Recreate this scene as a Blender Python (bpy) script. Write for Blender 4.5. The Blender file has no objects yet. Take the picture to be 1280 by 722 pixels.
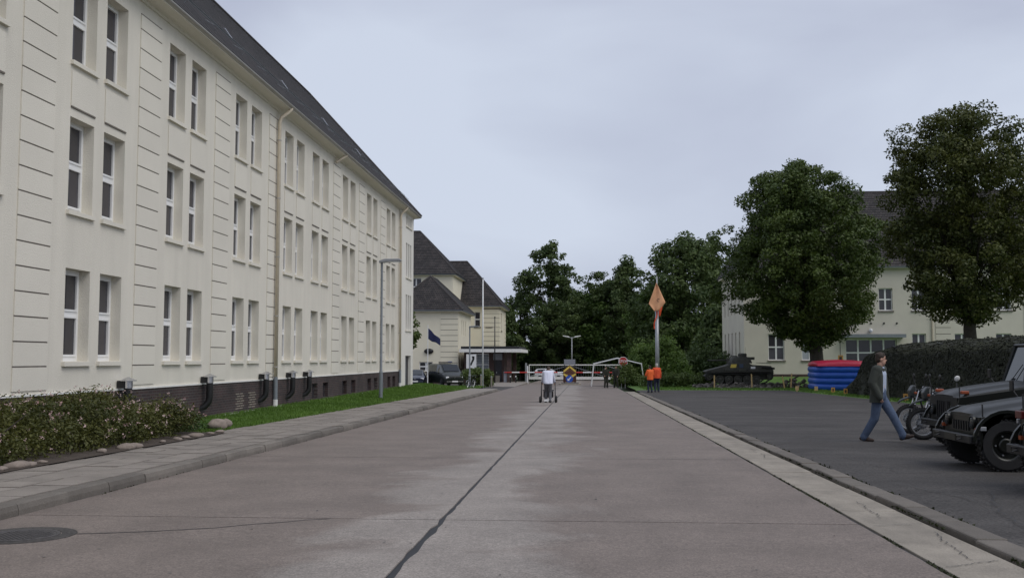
import bpy, bmesh, math, random
import numpy as np
from mathutils import Matrix, Vector, noise as mnoise

# ------------------------------------------------------------------ camera, sky, sun, exposure
scene = bpy.context.scene
COL = scene.collection
F_PX = 1250.0
YAW = math.atan(90 / F_PX)
PITCH = math.radians(3.971)
cam_data = bpy.data.cameras.new('camera')
cam = bpy.data.objects.new('camera', cam_data)
COL.objects.link(cam)
cam_data.sensor_width = 36.0
cam_data.lens = 36.0 * F_PX / 1280.0
cam_data.clip_start = 0.1
cam_data.clip_end = 6000
cam.location = (0, 0, 1.5)
cam.rotation_euler = (math.pi / 2 + PITCH, 0, YAW)
scene.camera = cam

SUN_EL, SUN_AZ = math.radians(52), math.radians(118)      # azimuth clockwise from +Y (north)
world = bpy.data.worlds.new('World')
scene.world = world
world.use_nodes = True
nt = world.node_tree
nt.nodes.clear()
wo = nt.nodes.new('ShaderNodeOutputWorld')
bg = nt.nodes.new('ShaderNodeBackground')
sky = nt.nodes.new('ShaderNodeTexSky')
sky.sky_type = 'NISHITA'
sky.sun_disc = False
sky.sun_elevation = SUN_EL
sky.sun_rotation = SUN_AZ
tc = nt.nodes.new('ShaderNodeTexCoord')
mp = nt.nodes.new('ShaderNodeMapping')
mp.inputs['Scale'].default_value = (1.0, 1.0, 2.6)
n1 = nt.nodes.new('ShaderNodeTexNoise')
n1.inputs['Scale'].default_value = 1.9
n1.inputs['Detail'].default_value = 6
n1.inputs['Roughness'].default_value = 0.42
n1.inputs['Distortion'].default_value = 0.3
cr = nt.nodes.new('ShaderNodeValToRGB')
cr.color_ramp.elements[0].position = 0.33
cr.color_ramp.elements[0].color = (4.15, 4.45, 5.75, 1)
cr.color_ramp.elements[1].position = 0.60
cr.color_ramp.elements[1].color = (6.4, 7.0, 8.25, 1)
mx = nt.nodes.new('ShaderNodeMixRGB')
mx.inputs['Fac'].default_value = 0.93          # closed cloud deck with a trace of sky behind
nt.links.new(tc.outputs['Generated'], mp.inputs['Vector'])
nt.links.new(mp.outputs['Vector'], n1.inputs['Vector'])
nt.links.new(n1.outputs['Fac'], cr.inputs['Fac'])
nt.links.new(sky.outputs['Color'], mx.inputs['Color1'])
nt.links.new(cr.outputs['Color'], mx.inputs['Color2'])
nt.links.new(mx.outputs['Color'], bg.inputs['Color'])
nt.links.new(bg.outputs['Background'], wo.inputs['Surface'])
bg.inputs['Strength'].default_value = 0.10

sun_data = bpy.data.lights.new('sun', 'SUN')
sun_data.energy = 1.5
sun_data.angle = math.radians(40)
sun_data.color = (1.0, 0.96, 0.9)
sun = bpy.data.objects.new('sun', sun_data)
COL.objects.link(sun)
sd = Vector((math.sin(SUN_AZ) * math.cos(SUN_EL), math.cos(SUN_AZ) * math.cos(SUN_EL), math.sin(SUN_EL)))
sun.rotation_euler = sd.to_track_quat('Z', 'Y').to_euler()

scene.view_settings.view_transform = 'Standard'
scene.view_settings.look = 'None'
scene.view_settings.exposure = 0.0
scene.view_settings.gamma = 1.0
scene.view_settings.use_curve_mapping = False

# ------------------------------------------------------------------ materials
R = math.radians
MATS = {}


def mat(name, col, rough=0.8, var=0.12, scale=3.0, bump=0.0, bscale=40.0, metal=0.0, spec=0.5, fine=0.0, island=0.0, coat=0.0, objvar=0.0, stretch=None, sv=0.0):
    if name in MATS:
        return MATS[name]
    m = bpy.data.materials.new(name)
    m.use_nodes = True
    t = m.node_tree
    L = t.links.new
    p = t.nodes['Principled BSDF']
    p.inputs['Roughness'].default_value = rough
    p.inputs['Metallic'].default_value = metal
    p.inputs['Specular IOR Level'].default_value = spec
    p.inputs['Coat Weight'].default_value = coat
    g = t.nodes.new('ShaderNodeNewGeometry')
    cur = None
    base = t.nodes.new('ShaderNodeRGB')
    base.outputs[0].default_value = (*col, 1)
    cur = base.outputs[0]

    def mul(cur, fac_out, lo, hi):
        mr = t.nodes.new('ShaderNodeMapRange')
        mr.inputs['From Min'].default_value = 0.25
        mr.inputs['From Max'].default_value = 0.75
        mr.inputs['To Min'].default_value = lo
        mr.inputs['To Max'].default_value = hi
        L(fac_out, mr.inputs['Value'])
        vm = t.nodes.new('ShaderNodeVectorMath')
        vm.operation = 'SCALE'
        L(cur, vm.inputs[0])
        L(mr.outputs[0], vm.inputs['Scale'])
        return vm.outputs[0]
    if var > 0:
        n = t.nodes.new('ShaderNodeTexNoise')
        n.inputs['Scale'].default_value = scale
        n.inputs['Detail'].default_value = 5
        n.inputs['Roughness'].default_value = 0.6
        L(g.outputs['Position'], n.inputs['Vector'])
        cur = mul(cur, n.outputs['Fac'], 1 - var, 1 + var)
    if fine > 0:
        n = t.nodes.new('ShaderNodeTexNoise')
        n.inputs['Scale'].default_value = bscale
        n.inputs['Detail'].default_value = 3
        L(g.outputs['Position'], n.inputs['Vector'])
        cur = mul(cur, n.outputs['Fac'], 1 - fine, 1 + fine)
    if stretch is not None:
        mpn = t.nodes.new('ShaderNodeMapping')
        mpn.inputs['Scale'].default_value = stretch
        L(g.outputs['Position'], mpn.inputs['Vector'])
        n = t.nodes.new('ShaderNodeTexNoise')
        n.inputs['Scale'].default_value = 1.0
        n.inputs['Detail'].default_value = 6
        n.inputs['Roughness'].default_value = 0.6
        L(mpn.outputs['Vector'], n.inputs['Vector'])
        cur = mul(cur, n.outputs['Fac'], 1 - sv, 1 + sv)
    if objvar > 0:
        oi = t.nodes.new('ShaderNodeObjectInfo')
        mr = t.nodes.new('ShaderNodeMapRange')
        mr.inputs['To Min'].default_value = 1 - objvar
        mr.inputs['To Max'].default_value = 1 + objvar
        L(oi.outputs['Random'], mr.inputs['Value'])
        vm = t.nodes.new('ShaderNodeVectorMath')
        vm.operation = 'SCALE'
        L(cur, vm.inputs[0])
        L(mr.outputs[0], vm.inputs['Scale'])
        cur = vm.outputs[0]
    if island > 0:
        mr = t.nodes.new('ShaderNodeMapRange')
        mr.inputs['To Min'].default_value = 1 - island
        mr.inputs['To Max'].default_value = 1 + island
        L(g.outputs['Random Per Island'], mr.inputs['Value'])
        vm = t.nodes.new('ShaderNodeVectorMath')
        vm.operation = 'SCALE'
        L(cur, vm.inputs[0])
        L(mr.outputs[0], vm.inputs['Scale'])
        cur = vm.outputs[0]
    L(cur, p.inputs['Base Color'])
    if bump > 0:
        n = t.nodes.new('ShaderNodeTexNoise')
        n.inputs['Scale'].default_value = bscale
        n.inputs['Detail'].default_value = 4
        L(g.outputs['Position'], n.inputs['Vector'])
        b = t.nodes.new('ShaderNodeBump')
        b.inputs['Strength'].default_value = bump
        b.inputs['Distance'].default_value = 0.02
        L(n.outputs['Fac'], b.inputs['Height'])
        L(b.outputs['Normal'], p.inputs['Normal'])
    MATS[name] = m
    return m


def leaf_mat(name, c1, c2, trans=0.25, rough=0.55):
    m = bpy.data.materials.new(name)
    m.use_nodes = True
    t = m.node_tree
    L = t.links.new
    p = t.nodes['Principled BSDF']
    p.inputs['Roughness'].default_value = rough
    p.inputs['Specular IOR Level'].default_value = 0.35
    g = t.nodes.new('ShaderNodeNewGeometry')
    r = t.nodes.new('ShaderNodeValToRGB')
    r.color_ramp.elements[0].color = (*c1, 1)
    r.color_ramp.elements[1].color = (*c2, 1)
    n = t.nodes.new('ShaderNodeTexNoise')
    n.inputs['Scale'].default_value = 0.45
    n.inputs['Detail'].default_value = 3
    L(g.outputs['Position'], n.inputs['Vector'])
    mr = t.nodes.new('ShaderNodeMapRange')
    mr.inputs['From Min'].default_value = 0.35
    mr.inputs['From Max'].default_value = 0.65
    L(n.outputs['Fac'], mr.inputs['Value'])
    a = t.nodes.new('ShaderNodeMath')
    a.operation = 'ADD'
    L(g.outputs['Random Per Island'], a.inputs[0])
    L(mr.outputs[0], a.inputs[1])
    h = t.nodes.new('ShaderNodeMath')
    h.operation = 'MULTIPLY'
    h.inputs[1].default_value = 0.5
    L(a.outputs[0], h.inputs[0])
    L(h.outputs[0], r.inputs['Fac'])
    L(r.outputs['Color'], p.inputs['Base Color'])
    tr = t.nodes.new('ShaderNodeBsdfTranslucent')
    L(r.outputs['Color'], tr.inputs['Color'])
    ms = t.nodes.new('ShaderNodeMixShader')
    ms.inputs['Fac'].default_value = trans
    L(p.outputs[0], ms.inputs[1])
    L(tr.outputs[0], ms.inputs[2])
    L(ms.outputs[0], t.nodes['Material Output'].inputs['Surface'])
    return m


def brick_mat(name, c1, c2, mortar, bw, bh, ms=0.012, axes='YZ', uv=False, bump=0.6, rough=0.85, var=0.25):
    m = bpy.data.materials.new(name)
    m.use_nodes = True
    t = m.node_tree
    L = t.links.new
    p = t.nodes['Principled BSDF']
    p.inputs['Roughness'].default_value = rough
    g = t.nodes.new('ShaderNodeNewGeometry')
    if uv:
        u = t.nodes.new('ShaderNodeTexCoord')
        vec = u.outputs['UV']
    else:
        s = t.nodes.new('ShaderNodeSeparateXYZ')
        L(g.outputs['Position'], s.inputs[0])
        c = t.nodes.new('ShaderNodeCombineXYZ')
        if axes == 'SUM':
            ad = t.nodes.new('ShaderNodeMath')
            L(s.outputs['X'], ad.inputs[0])
            L(s.outputs['Y'], ad.inputs[1])
            L(ad.outputs[0], c.inputs[0])
            L(s.outputs['Z'], c.inputs[1])
        else:
            L(s.outputs[axes[0]], c.inputs[0])
            L(s.outputs[axes[1]], c.inputs[1])
        vec = c.outputs[0]
    b = t.nodes.new('ShaderNodeTexBrick')
    b.inputs['Color1'].default_value = (*c1, 1)
    b.inputs['Color2'].default_value = (*c2, 1)
    b.inputs['Mortar'].default_value = (*mortar, 1)
    b.inputs['Scale'].default_value = 1.0
    b.inputs['Brick Width'].default_value = bw
    b.inputs['Row Height'].default_value = bh
    b.inputs['Mortar Size'].default_value = ms
    b.inputs['Mortar Smooth'].default_value = 0.2
    b.inputs['Bias'].default_value = 0.0
    L(vec, b.inputs['Vector'])
    n = t.nodes.new('ShaderNodeTexNoise')
    n.inputs['Scale'].default_value = 1.3
    n.inputs['Detail'].default_value = 6
    L(g.outputs['Position'], n.inputs['Vector'])
    mr = t.nodes.new('ShaderNodeMapRange')
    mr.inputs['From Min'].default_value = 0.3
    mr.inputs['From Max'].default_value = 0.7
    mr.inputs['To Min'].default_value = 1 - var
    mr.inputs['To Max'].default_value = 1 + var
    L(n.outputs['Fac'], mr.inputs['Value'])
    vm = t.nodes.new('ShaderNodeVectorMath')
    vm.operation = 'SCALE'
    L(b.outputs['Color'], vm.inputs[0])
    L(mr.outputs[0], vm.inputs['Scale'])
    L(vm.outputs[0], p.inputs['Base Color'])
    bp = t.nodes.new('ShaderNodeBump')
    bp.inputs['Strength'].default_value = bump
    bp.inputs['Distance'].default_value = 0.01
    bp.invert = True
    L(b.outputs['Fac'], bp.inputs['Height'])
    L(bp.outputs['Normal'], p.inputs['Normal'])
    return m


def road_mat():
    m = bpy.data.materials.new('road_concrete')
    m.use_nodes = True
    t = m.node_tree
    L = t.links.new
    N = t.nodes.new
    p = t.nodes['Principled BSDF']
    p.inputs['Roughness'].default_value = 0.72
    p.inputs['Specular IOR Level'].default_value = 0.35
    g = N('ShaderNodeNewGeometry')
    s = N('ShaderNodeSeparateXYZ')
    L(g.outputs['Position'], s.inputs[0])
    # dry, bleached band along the middle joint, ragged outline
    n = N('ShaderNodeTexNoise')
    n.inputs['Scale'].default_value = 0.42
    n.inputs['Detail'].default_value = 7
    n.inputs['Roughness'].default_value = 0.62
    n.inputs['Distortion'].default_value = 0.6
    L(g.outputs['Position'], n.inputs['Vector'])
    a = N('ShaderNodeMath'); a.operation = 'ADD'; a.inputs[1].default_value = 1.25
    L(s.outputs['X'], a.inputs[0])
    b = N('ShaderNodeMath'); b.operation = 'ABSOLUTE'
    L(a.outputs[0], b.inputs[0])
    c = N('ShaderNodeMapRange')
    c.inputs['From Min'].default_value = 0.0
    c.inputs['From Max'].default_value = 2.3
    c.inputs['To Min'].default_value = 0.18
    c.inputs['To Max'].default_value = -0.34
    L(b.outputs[0], c.inputs['Value'])
    d = N('ShaderNodeMath'); d.operation = 'ADD'
    L(n.outputs['Fac'], d.inputs[0]); L(c.outputs[0], d.inputs[1])
    e = N('ShaderNodeMapRange')
    e.inputs['From Min'].default_value = 0.43
    e.inputs['From Max'].default_value = 0.56
    L(d.outputs[0], e.inputs['Value'])
    r = N('ShaderNodeMixRGB')
    r.inputs['Color1'].default_value = (0.182, 0.150, 0.130, 1)
    r.inputs['Color2'].default_value = (0.262, 0.232, 0.208, 1)
    L(e.outputs[0], r.inputs['Fac'])
    cur = r.outputs['Color']
    for sc, lo, hi, dt in ((1.1, 0.86, 1.14, 6), (9.0, 0.93, 1.07, 4), (26.0, 0.86, 1.14, 4), (70.0, 0.66, 1.34, 3)):
        n2 = N('ShaderNodeTexNoise')
        n2.inputs['Scale'].default_value = sc
        n2.inputs['Detail'].default_value = dt
        L(g.outputs['Position'], n2.inputs['Vector'])
        mr = N('ShaderNodeMapRange')
        mr.inputs['From Min'].default_value = 0.3
        mr.inputs['From Max'].default_value = 0.7
        mr.inputs['To Min'].default_value = lo
        mr.inputs['To Max'].default_value = hi
        L(n2.outputs['Fac'], mr.inputs['Value'])
        vm = N('ShaderNodeVectorMath'); vm.operation = 'SCALE'
        L(cur, vm.inputs[0]); L(mr.outputs[0], vm.inputs['Scale'])
        cur = vm.outputs[0]
    L(cur, p.inputs['Base Color'])
    bn = N('ShaderNodeTexNoise'); bn.inputs['Scale'].default_value = 90; bn.inputs['Detail'].default_value = 3
    L(g.outputs['Position'], bn.inputs['Vector'])
    bp = N('ShaderNodeBump'); bp.inputs['Strength'].default_value = 0.25; bp.inputs['Distance'].default_value = 0.01
    L(bn.outputs['Fac'], bp.inputs['Height']); L(bp.outputs['Normal'], p.inputs['Normal'])
    return m


M = dict(
    road=road_mat(),
    tar=mat('tar', (0.018, 0.019, 0.022), 0.7, 0.2, 4),
    asphalt=mat('asphalt', (0.062, 0.057, 0.054), 0.85, 0.25, 0.7, 0.6, 32, fine=0.5, stretch=(.25, 1.3, 1), sv=.32, spec=.3),
    gutter=mat('gutter_concrete', (0.262, 0.232, 0.192), 0.85, 0.26, 1.7, 0.35, 60, fine=0.18, objvar=.08, stretch=(6, 1.6, 1), sv=.12),
    kerb=mat('kerb_concrete', (0.162, 0.144, 0.124), 0.85, 0.22, 2.5, 0.4, 60, fine=0.15, objvar=.22),
    kerb2=mat('kerb_concrete_brown', (0.14, 0.123, 0.105), 0.85, 0.22, 2.5, 0.4, 60, fine=0.15, objvar=.14),
    pave=mat('paving_concrete', (0.235, 0.208, 0.182), 0.85, 0.2, 2.0, 0.3, 70, fine=0.2, objvar=.10),
    sand=mat('joint_sand', (0.07, 0.063, 0.055), 0.95, 0.2, 5),
    soil=mat('soil', (0.06, 0.045, 0.034), 0.95, 0.3, 4, 0.8, 30),
    ground=mat('meadow', (0.045, 0.065, 0.025), 0.95, 0.35, 0.5, 0.6, 20),
    lawn=mat('lawn_ground', (0.075, 0.15, 0.022), 0.95, 0.3, 1.2, 0.6, 60, fine=0.3),
    stucco=mat('cream_stucco', (0.71, 0.67, 0.58), 0.9, 0.05, 0.5, 0.5, 40, fine=0.05, stretch=(1, 2.2, .22), sv=.06),
    stucco2=mat('cream_stucco_trim', (0.725, 0.685, 0.595), 0.9, 0.05, 0.5, 0.5, 40, fine=0.05, objvar=.025),
    stucco_y=mat('yellow_stucco', (0.78, 0.725, 0.575), 0.9, 0.06, 0.6, 0.2, 40),
    stucco_r=mat('beige_stucco', (0.60, 0.56, 0.475), 0.9, 0.07, 0.6, 0.2, 40),
    joint=mat('groove_and_shadow_dark', (0.16, 0.14, 0.12), 0.9, 0.2, 6),  # shared by the block joints and the painted shadow strips under the panels
    white=mat('white_paint', (0.8, 0.8, 0.79), 0.45, 0.04, 4),
    ledge=mat('white_ledge', (0.78, 0.77, 0.74), 0.7, 0.08, 4),
    zinc=mat('zinc_gutter', (0.42, 0.40, 0.37), 0.45, 0.12, 2, metal=0.4),
    beigepipe=mat('beige_pipe', (0.55, 0.48, 0.37), 0.55, 0.1, 3),
    greypipe=mat('grey_pipe', (0.20, 0.22, 0.24), 0.5, 0.15, 4),
    steel=mat('galvanised_steel', (0.34, 0.35, 0.37), 0.45, 0.15, 5, metal=0.5),
    chrome=mat('bright_steel', (0.6, 0.6, 0.62), 0.25, 0.05, 5, metal=0.9),
    black=mat('black_paint', (0.012, 0.012, 0.013), 0.5, 0.2, 6),
    rubber=mat('rubber', (0.014, 0.014, 0.015), 0.85, 0.25, 9),
    glass=mat('window_glass', (0.048, 0.045, 0.052), 0.07, 0.3, 0.45, spec=0.5),
    carglass=mat('car_glass', (0.02, 0.025, 0.03), 0.05, 0.0, spec=0.6),
    glasspale=mat('curtained_glass', (0.36, 0.39, 0.43), 0.15, 0.1, 1.0),
    darkdoor=mat('dark_door', (0.03, 0.03, 0.036), 0.5, 0.1, 3),
    darkwood=mat('eave_board', (0.05, 0.04, 0.035), 0.7, 0.2, 3),
    brickpl=brick_mat('plinth_brick', (0.060, 0.034, 0.032), (0.035, 0.024, 0.026), (0.085, 0.075, 0.07), 0.25, 0.077, 0.01, 'YZ', var=0.3),
    brickg=brick_mat('gatehouse_brick', (0.085, 0.04, 0.033), (0.05, 0.028, 0.027), (0.10, 0.085, 0.075), 0.25, 0.077, 0.01, 'SUM', var=0.3),
    tile=brick_mat('roof_tile', (0.022, 0.020, 0.021), (0.055, 0.046, 0.044), (0.008, 0.007, 0.007), 0.24, 0.30, 0.022, uv=True, bump=0.8, rough=0.8, var=0.35),
    bark=mat('bark', (0.045, 0.037, 0.03), 0.95, 0.35, 5, 0.9, 18),
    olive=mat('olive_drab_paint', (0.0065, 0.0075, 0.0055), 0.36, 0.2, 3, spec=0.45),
    olive2=mat('olive_tank_paint', (0.066, 0.064, 0.054), 0.7, 0.3, 3, spec=0.3),
    track=mat('track_steel', (0.016, 0.015, 0.014), 0.75, 0.4, 8),
    vangreen=mat('van_green', (0.012, 0.016, 0.012), 0.3, 0.05, 3, coat=0.5),
    carblue=mat('car_blue', (0.012, 0.016, 0.035), 0.3, 0.05, 3, coat=0.5),
    carwhite=mat('car_white', (0.75, 0.76, 0.78), 0.3, 0.03, 3, coat=0.4),
    lampglass=mat('lamp_glass', (0.7, 0.71, 0.73), 0.12, 0.05, 9),
    orange_l=mat('amber_lens', (0.75, 0.18, 0.03), 0.3, 0.1, 9),
    redl=mat('red_lens', (0.09, 0.008, 0.008), 0.35, 0.1, 9),
    redp=mat('red_paint', (0.5, 0.03, 0.025), 0.5, 0.1, 3),
    yellowp=mat('yellow_paint', (0.75, 0.55, 0.10), 0.6, 0.1, 3),
    bluep=mat('blue_paint', (0.02, 0.09, 0.45), 0.5, 0.08, 3),
    bluevinyl=mat('blue_vinyl', (0.015, 0.085, 0.42), 0.45, 0.12, 2),
    redvinyl=mat('red_vinyl', (0.52, 0.02, 0.06), 0.45, 0.12, 2),
    orangecloth=mat('orange_cloth', (0.76, 0.40, 0.22), 0.9, 0.1, 4),
    orangejacket=mat('orange_jacket', (0.78, 0.13, 0.025), 0.8, 0.12, 8),
    orangejacket2=mat('orange_red_jacket', (0.70, 0.085, 0.025), 0.8, 0.12, 8),
    navycloth=mat('navy_cloth', (0.02, 0.025, 0.08), 0.9, 0.15, 4),
    jeans=mat('blue_denim', (0.075, 0.105, 0.17), 0.95, 0.25, 9, 0.4, 60),
    darkjeans=mat('dark_denim', (0.022, 0.028, 0.055), 0.95, 0.2, 9),
    greytr=mat('grey_trousers', (0.11, 0.11, 0.12), 0.95, 0.2, 9),
    jacket=mat('dark_green_jacket', (0.040, 0.045, 0.037), 0.9, 0.2, 9, 0.4, 50),
    shirt=mat('pale_blue_shirt', (0.42, 0.48, 0.60), 0.9, 0.08, 20),
    hoodie=mat('white_hoodie', (0.68, 0.70, 0.82), 0.9, 0.06, 8),
    camo=mat('field_uniform', (0.030, 0.031, 0.022), 0.95, 0.5, 9),
    skin=mat('skin', (0.50, 0.29, 0.21), 0.6, 0.08, 20),
    hair=mat('dark_hair', (0.035, 0.022, 0.014), 0.7, 0.3, 60),
    hairg=mat('grey_hair', (0.5, 0.48, 0.45), 0.8, 0.15, 50),
    shoe=mat('brown_leather', (0.045, 0.026, 0.018), 0.55, 0.2, 9),
    eye=mat('eye_dark', (0.02, 0.015, 0.012), 0.3, 0.0),
    stone=mat('field_stone', (0.20, 0.165, 0.14), 0.9, 0.3, 7, 0.5, 30, island=0.25),
    rubble=mat('rubble', (0.13, 0.115, 0.10), 0.95, 0.35, 3, 0.6, 20, island=0.55),
    rust=mat('rusty_brick', (0.16, 0.075, 0.045), 0.95, 0.4, 5),
    wood=mat('pale_wood', (0.55, 0.38, 0.18), 0.8, 0.15, 6),
    signy=mat('ochre_sign', (0.45, 0.24, 0.06), 0.7, 0.15, 8),
    signboard=mat('grey_sign_back', (0.24, 0.25, 0.28), 0.5, 0.05, 4),
    canvas=mat('dark_canvas', (0.02, 0.026, 0.018), 0.9, 0.2, 3),
    netcore=mat('net_core', (0.026, 0.028, 0.019), 0.95, 0.35, 1.5, 0.6, 12),
    iron=mat('manhole_iron', (0.075, 0.07, 0.07), 0.6, 0.2, 9, metal=0.3),
)
M['stair'] = mat('pale_stucco', (0.77, 0.745, 0.68), 0.9, 0.05, 0.5, 0.3, 40)
M['leaf_lime'] = leaf_mat('lime_leaves', (0.030, 0.056, 0.010), (0.100, 0.140, 0.026))
M['leaf_lime2'] = leaf_mat('lime_leaves_yellowing', (0.026, 0.042, 0.009), (0.108, 0.116, 0.022))
M['leaf_far'] = leaf_mat('wood_leaves', (0.042, 0.074, 0.024), (0.125, 0.170, 0.052), 0.38)
M['leaf_far2'] = leaf_mat('wood_leaves_bright', (0.056, 0.108, 0.024), (0.155, 0.230, 0.050), 0.38)
M['leaf_hedge'] = leaf_mat('hedge_leaves', (0.055, 0.09, 0.018), (0.15, 0.20, 0.05))
M['leaf_bush'] = leaf_mat('shrub_leaves', (0.028, 0.040, 0.009), (0.135, 0.135, 0.030))
M['leaf_fern'] = leaf_mat('border_leaves', (0.03, 0.07, 0.015), (0.08, 0.14, 0.03))
M['petal'] = leaf_mat('pink_petals', (0.45, 0.25, 0.24), (0.75, 0.62, 0.58))
M['blade'] = leaf_mat('grass_blades', (0.065, 0.13, 0.016), (0.13, 0.235, 0.036))
M['scrap'] = leaf_mat('net_scraps', (0.015, 0.018, 0.010), (0.044, 0.047, 0.028), 0.05, 0.95)


# ------------------------------------------------------------------ mesh helpers
class MB:
    def __init__(s):
        s.v = []; s.f = []

    def quad(s, *pts):
        i = len(s.v); s.v += [tuple(p) for p in pts]; s.f.append(tuple(range(i, i + len(pts)))); return s

    def box(s, x0, x1, y0, y1, z0, z1, mtx=None):
        i = len(s.v)
        pts = [(x0, y0, z0), (x1, y0, z0), (x1, y1, z0), (x0, y1, z0), (x0, y0, z1), (x1, y0, z1), (x1, y1, z1), (x0, y1, z1)]
        if mtx is not None:
            pts = [tuple(mtx @ Vector(p)) for p in pts]
        s.v += pts
        for q in ((0, 3, 2, 1), (4, 5, 6, 7), (0, 1, 5, 4), (1, 2, 6, 5), (2, 3, 7, 6), (3, 0, 4, 7)):
            s.f.append(tuple(i + k for k in q))
        return s

    def cbox(s, c, size, rot=None):
        m = Matrix.Translation(c)
        if rot is not None:
            m = m @ rot
        a, b, d = (k / 2 for k in size)
        return s.box(-a, a, -b, b, -d, d, m)

    def ring_loft(s, rings, cap=True, closed=False):
        n = len(rings[0]); i = len(s.v)
        for r in rings:
            s.v += [tuple(p) for p in r]
        m = len(rings)
        for a in range(m if closed else m - 1):
            b = (a + 1) % m
            for k in range(n):
                k2 = (k + 1) % n
                s.f.append((i + a * n + k, i + a * n + k2, i + b * n + k2, i + b * n + k))
        if cap and not closed:
            s.f.append(tuple(i + k for k in reversed(range(n))))
            s.f.append(tuple(i + (m - 1) * n + k for k in range(n)))
        return s

    def tube(s, pts, r, n=8, cap=True, closed=False):
        pts = [Vector(p) for p in pts]
        rs = r if isinstance(r, (list, tuple)) else [r] * len(pts)
        rings = []; up = None
        for k, p in enumerate(pts):
            if closed:
                d = pts[(k + 1) % len(pts)] - pts[k - 1]
            else:
                d = pts[min(k + 1, len(pts) - 1)] - pts[max(k - 1, 0)]
            d.normalize()
            if up is None:
                up = Vector((0, 0, 1)) if abs(d.z) < 0.9 else Vector((1, 0, 0))
            u = d.cross(up)
            if u.length < 1e-4:
                u = d.cross(Vector((0.3, 1, 0.2)))
            u.normalize(); v = u.cross(d); up = v
            rings.append([p + (u * math.cos(2 * math.pi * j / n) + v * math.sin(2 * math.pi * j / n)) * rs[k] for j in range(n)])
        return s.ring_loft(rings, cap, closed)

    def lathe(s, prof, mtx=None, n=16, closed=False):
        rings = []
        for r, z in prof:
            ring = []
            for j in range(n):
                a = 2 * math.pi * j / n
                p = Vector((r * math.cos(a), r * math.sin(a), z))
                ring.append(mtx @ p if mtx is not None else p)
            rings.append(ring)
        return s.ring_loft(rings, not closed, closed)

    def ball(s, c, r, n=10, m=7, rot=None):
        rr = r if isinstance(r, (list, tuple)) else (r, r, r)
        rings = []
        for k in range(m + 1):
            th = math.pi * (0.02 + 0.96 * k / m)
            ring = []
            for j in range(n):
                a = 2 * math.pi * j / n
                p = Vector((rr[0] * math.sin(th) * math.cos(a), rr[1] * math.sin(th) * math.sin(a), -rr[2] * math.cos(th)))
                if rot is not None:
                    p = rot @ p
                ring.append(p + Vector(c))
            rings.append(ring)
        return s.ring_loft(rings)

    def capsule(s, p, q, r1, r2, n=12):
        p, q = Vector(p), Vector(q); d = q - p; l = d.length
        if l < 1e-6:
            return s.ball(p, r1, n)
        rot = d.to_track_quat('Z', 'Y').to_matrix().to_4x4()
        prof = []
        for k in range(5):
            a = -math.pi / 2 * (0.96 - 0.96 * k / 4); prof.append((r1 * math.cos(a), r1 * math.sin(a)))
        for k in range(5):
            a = math.pi / 2 * (0.96 * k / 4); prof.append((r2 * math.cos(a), l + r2 * math.sin(a)))
        return s.lathe(prof, Matrix.Translation(p) @ rot, n)

    def prism(s, poly, axis, a, b):
        """poly: 2-D points; axis 'x': (y,z), 'y': (x,z), 'z': (x,y)"""
        def P(q, t):
            return {'x': (t, q[0], q[1]), 'y': (q[0], t, q[1]), 'z': (q[0], q[1], t)}[axis]
        return s.ring_loft([[P(q, a) for q in poly], [P(q, b) for q in poly]])

    def mesh(s, name, smooth=False):
        me = bpy.data.meshes.new(name)
        me.from_pydata(s.v, [], s.f)
        bm = bmesh.new(); bm.from_mesh(me)
        bmesh.ops.recalc_face_normals(bm, faces=bm.faces)
        bm.to_mesh(me); bm.free()
        if smooth:
            me.shade_smooth()
        return me

    def build(s, name, m, parent=None, smooth=False, bevel=0.0, kind=None, recalc=True, sharp=None):
        if recalc:
            me = s.mesh(name, smooth)
        else:
            me = bpy.data.meshes.new(name); me.from_pydata(s.v, [], s.f)
        if smooth and sharp:
            me.set_sharp_from_angle(angle=R(sharp))
        return link(name, me, m, parent, bevel, kind)


WORLDP = {}


def link(name, me, m=None, parent=None, bevel=0.0, kind=None):
    o = bpy.data.objects.new(name, me)
    COL.objects.link(o)
    if m is not None:
        me.materials.clear(); me.materials.append(M[m] if isinstance(m, str) else m)
    if parent is not None:
        o.parent = parent
        o.matrix_parent_inverse = WORLDP.get(parent.name, Matrix())
    if bevel:
        b = o.modifiers.new('bevel', 'BEVEL'); b.width = bevel; b.segments = 2; b.limit_method = 'ANGLE'; b.angle_limit = R(35)
    if kind:
        o['kind'] = kind
    return o


def inst(name, me, parent, loc=(0, 0, 0), rot=(0, 0, 0), scale=(1, 1, 1)):
    o = bpy.data.objects.new(name, me)
    COL.objects.link(o)
    o.parent = parent
    o.matrix_parent_inverse = WORLDP.get(parent.name, Matrix())
    o.location = loc; o.rotation_euler = rot; o.scale = scale
    return o


def thing(name, label, cat, loc=(0, 0, 0), rotz=0.0, group=None, scale=1.0):
    o = bpy.data.objects.new(name, None)
    COL.objects.link(o)
    o.empty_display_size = 0.2
    o.location = loc; o.rotation_euler = (0, 0, rotz); o.scale = (scale,) * 3
    o['label'] = label; o['category'] = cat
    if group:
        o['group'] = group
    return o


def wthing(name, label, cat, loc, group=None):
    """a thing whose parts are given in world coordinates; its Empty stands at loc"""
    o = thing(name, label, cat, loc, 0, group)
    WORLDP[o.name] = Matrix.Translation(-Vector(loc))
    return o


def struct(o):
    o['kind'] = 'structure'; return o


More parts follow.
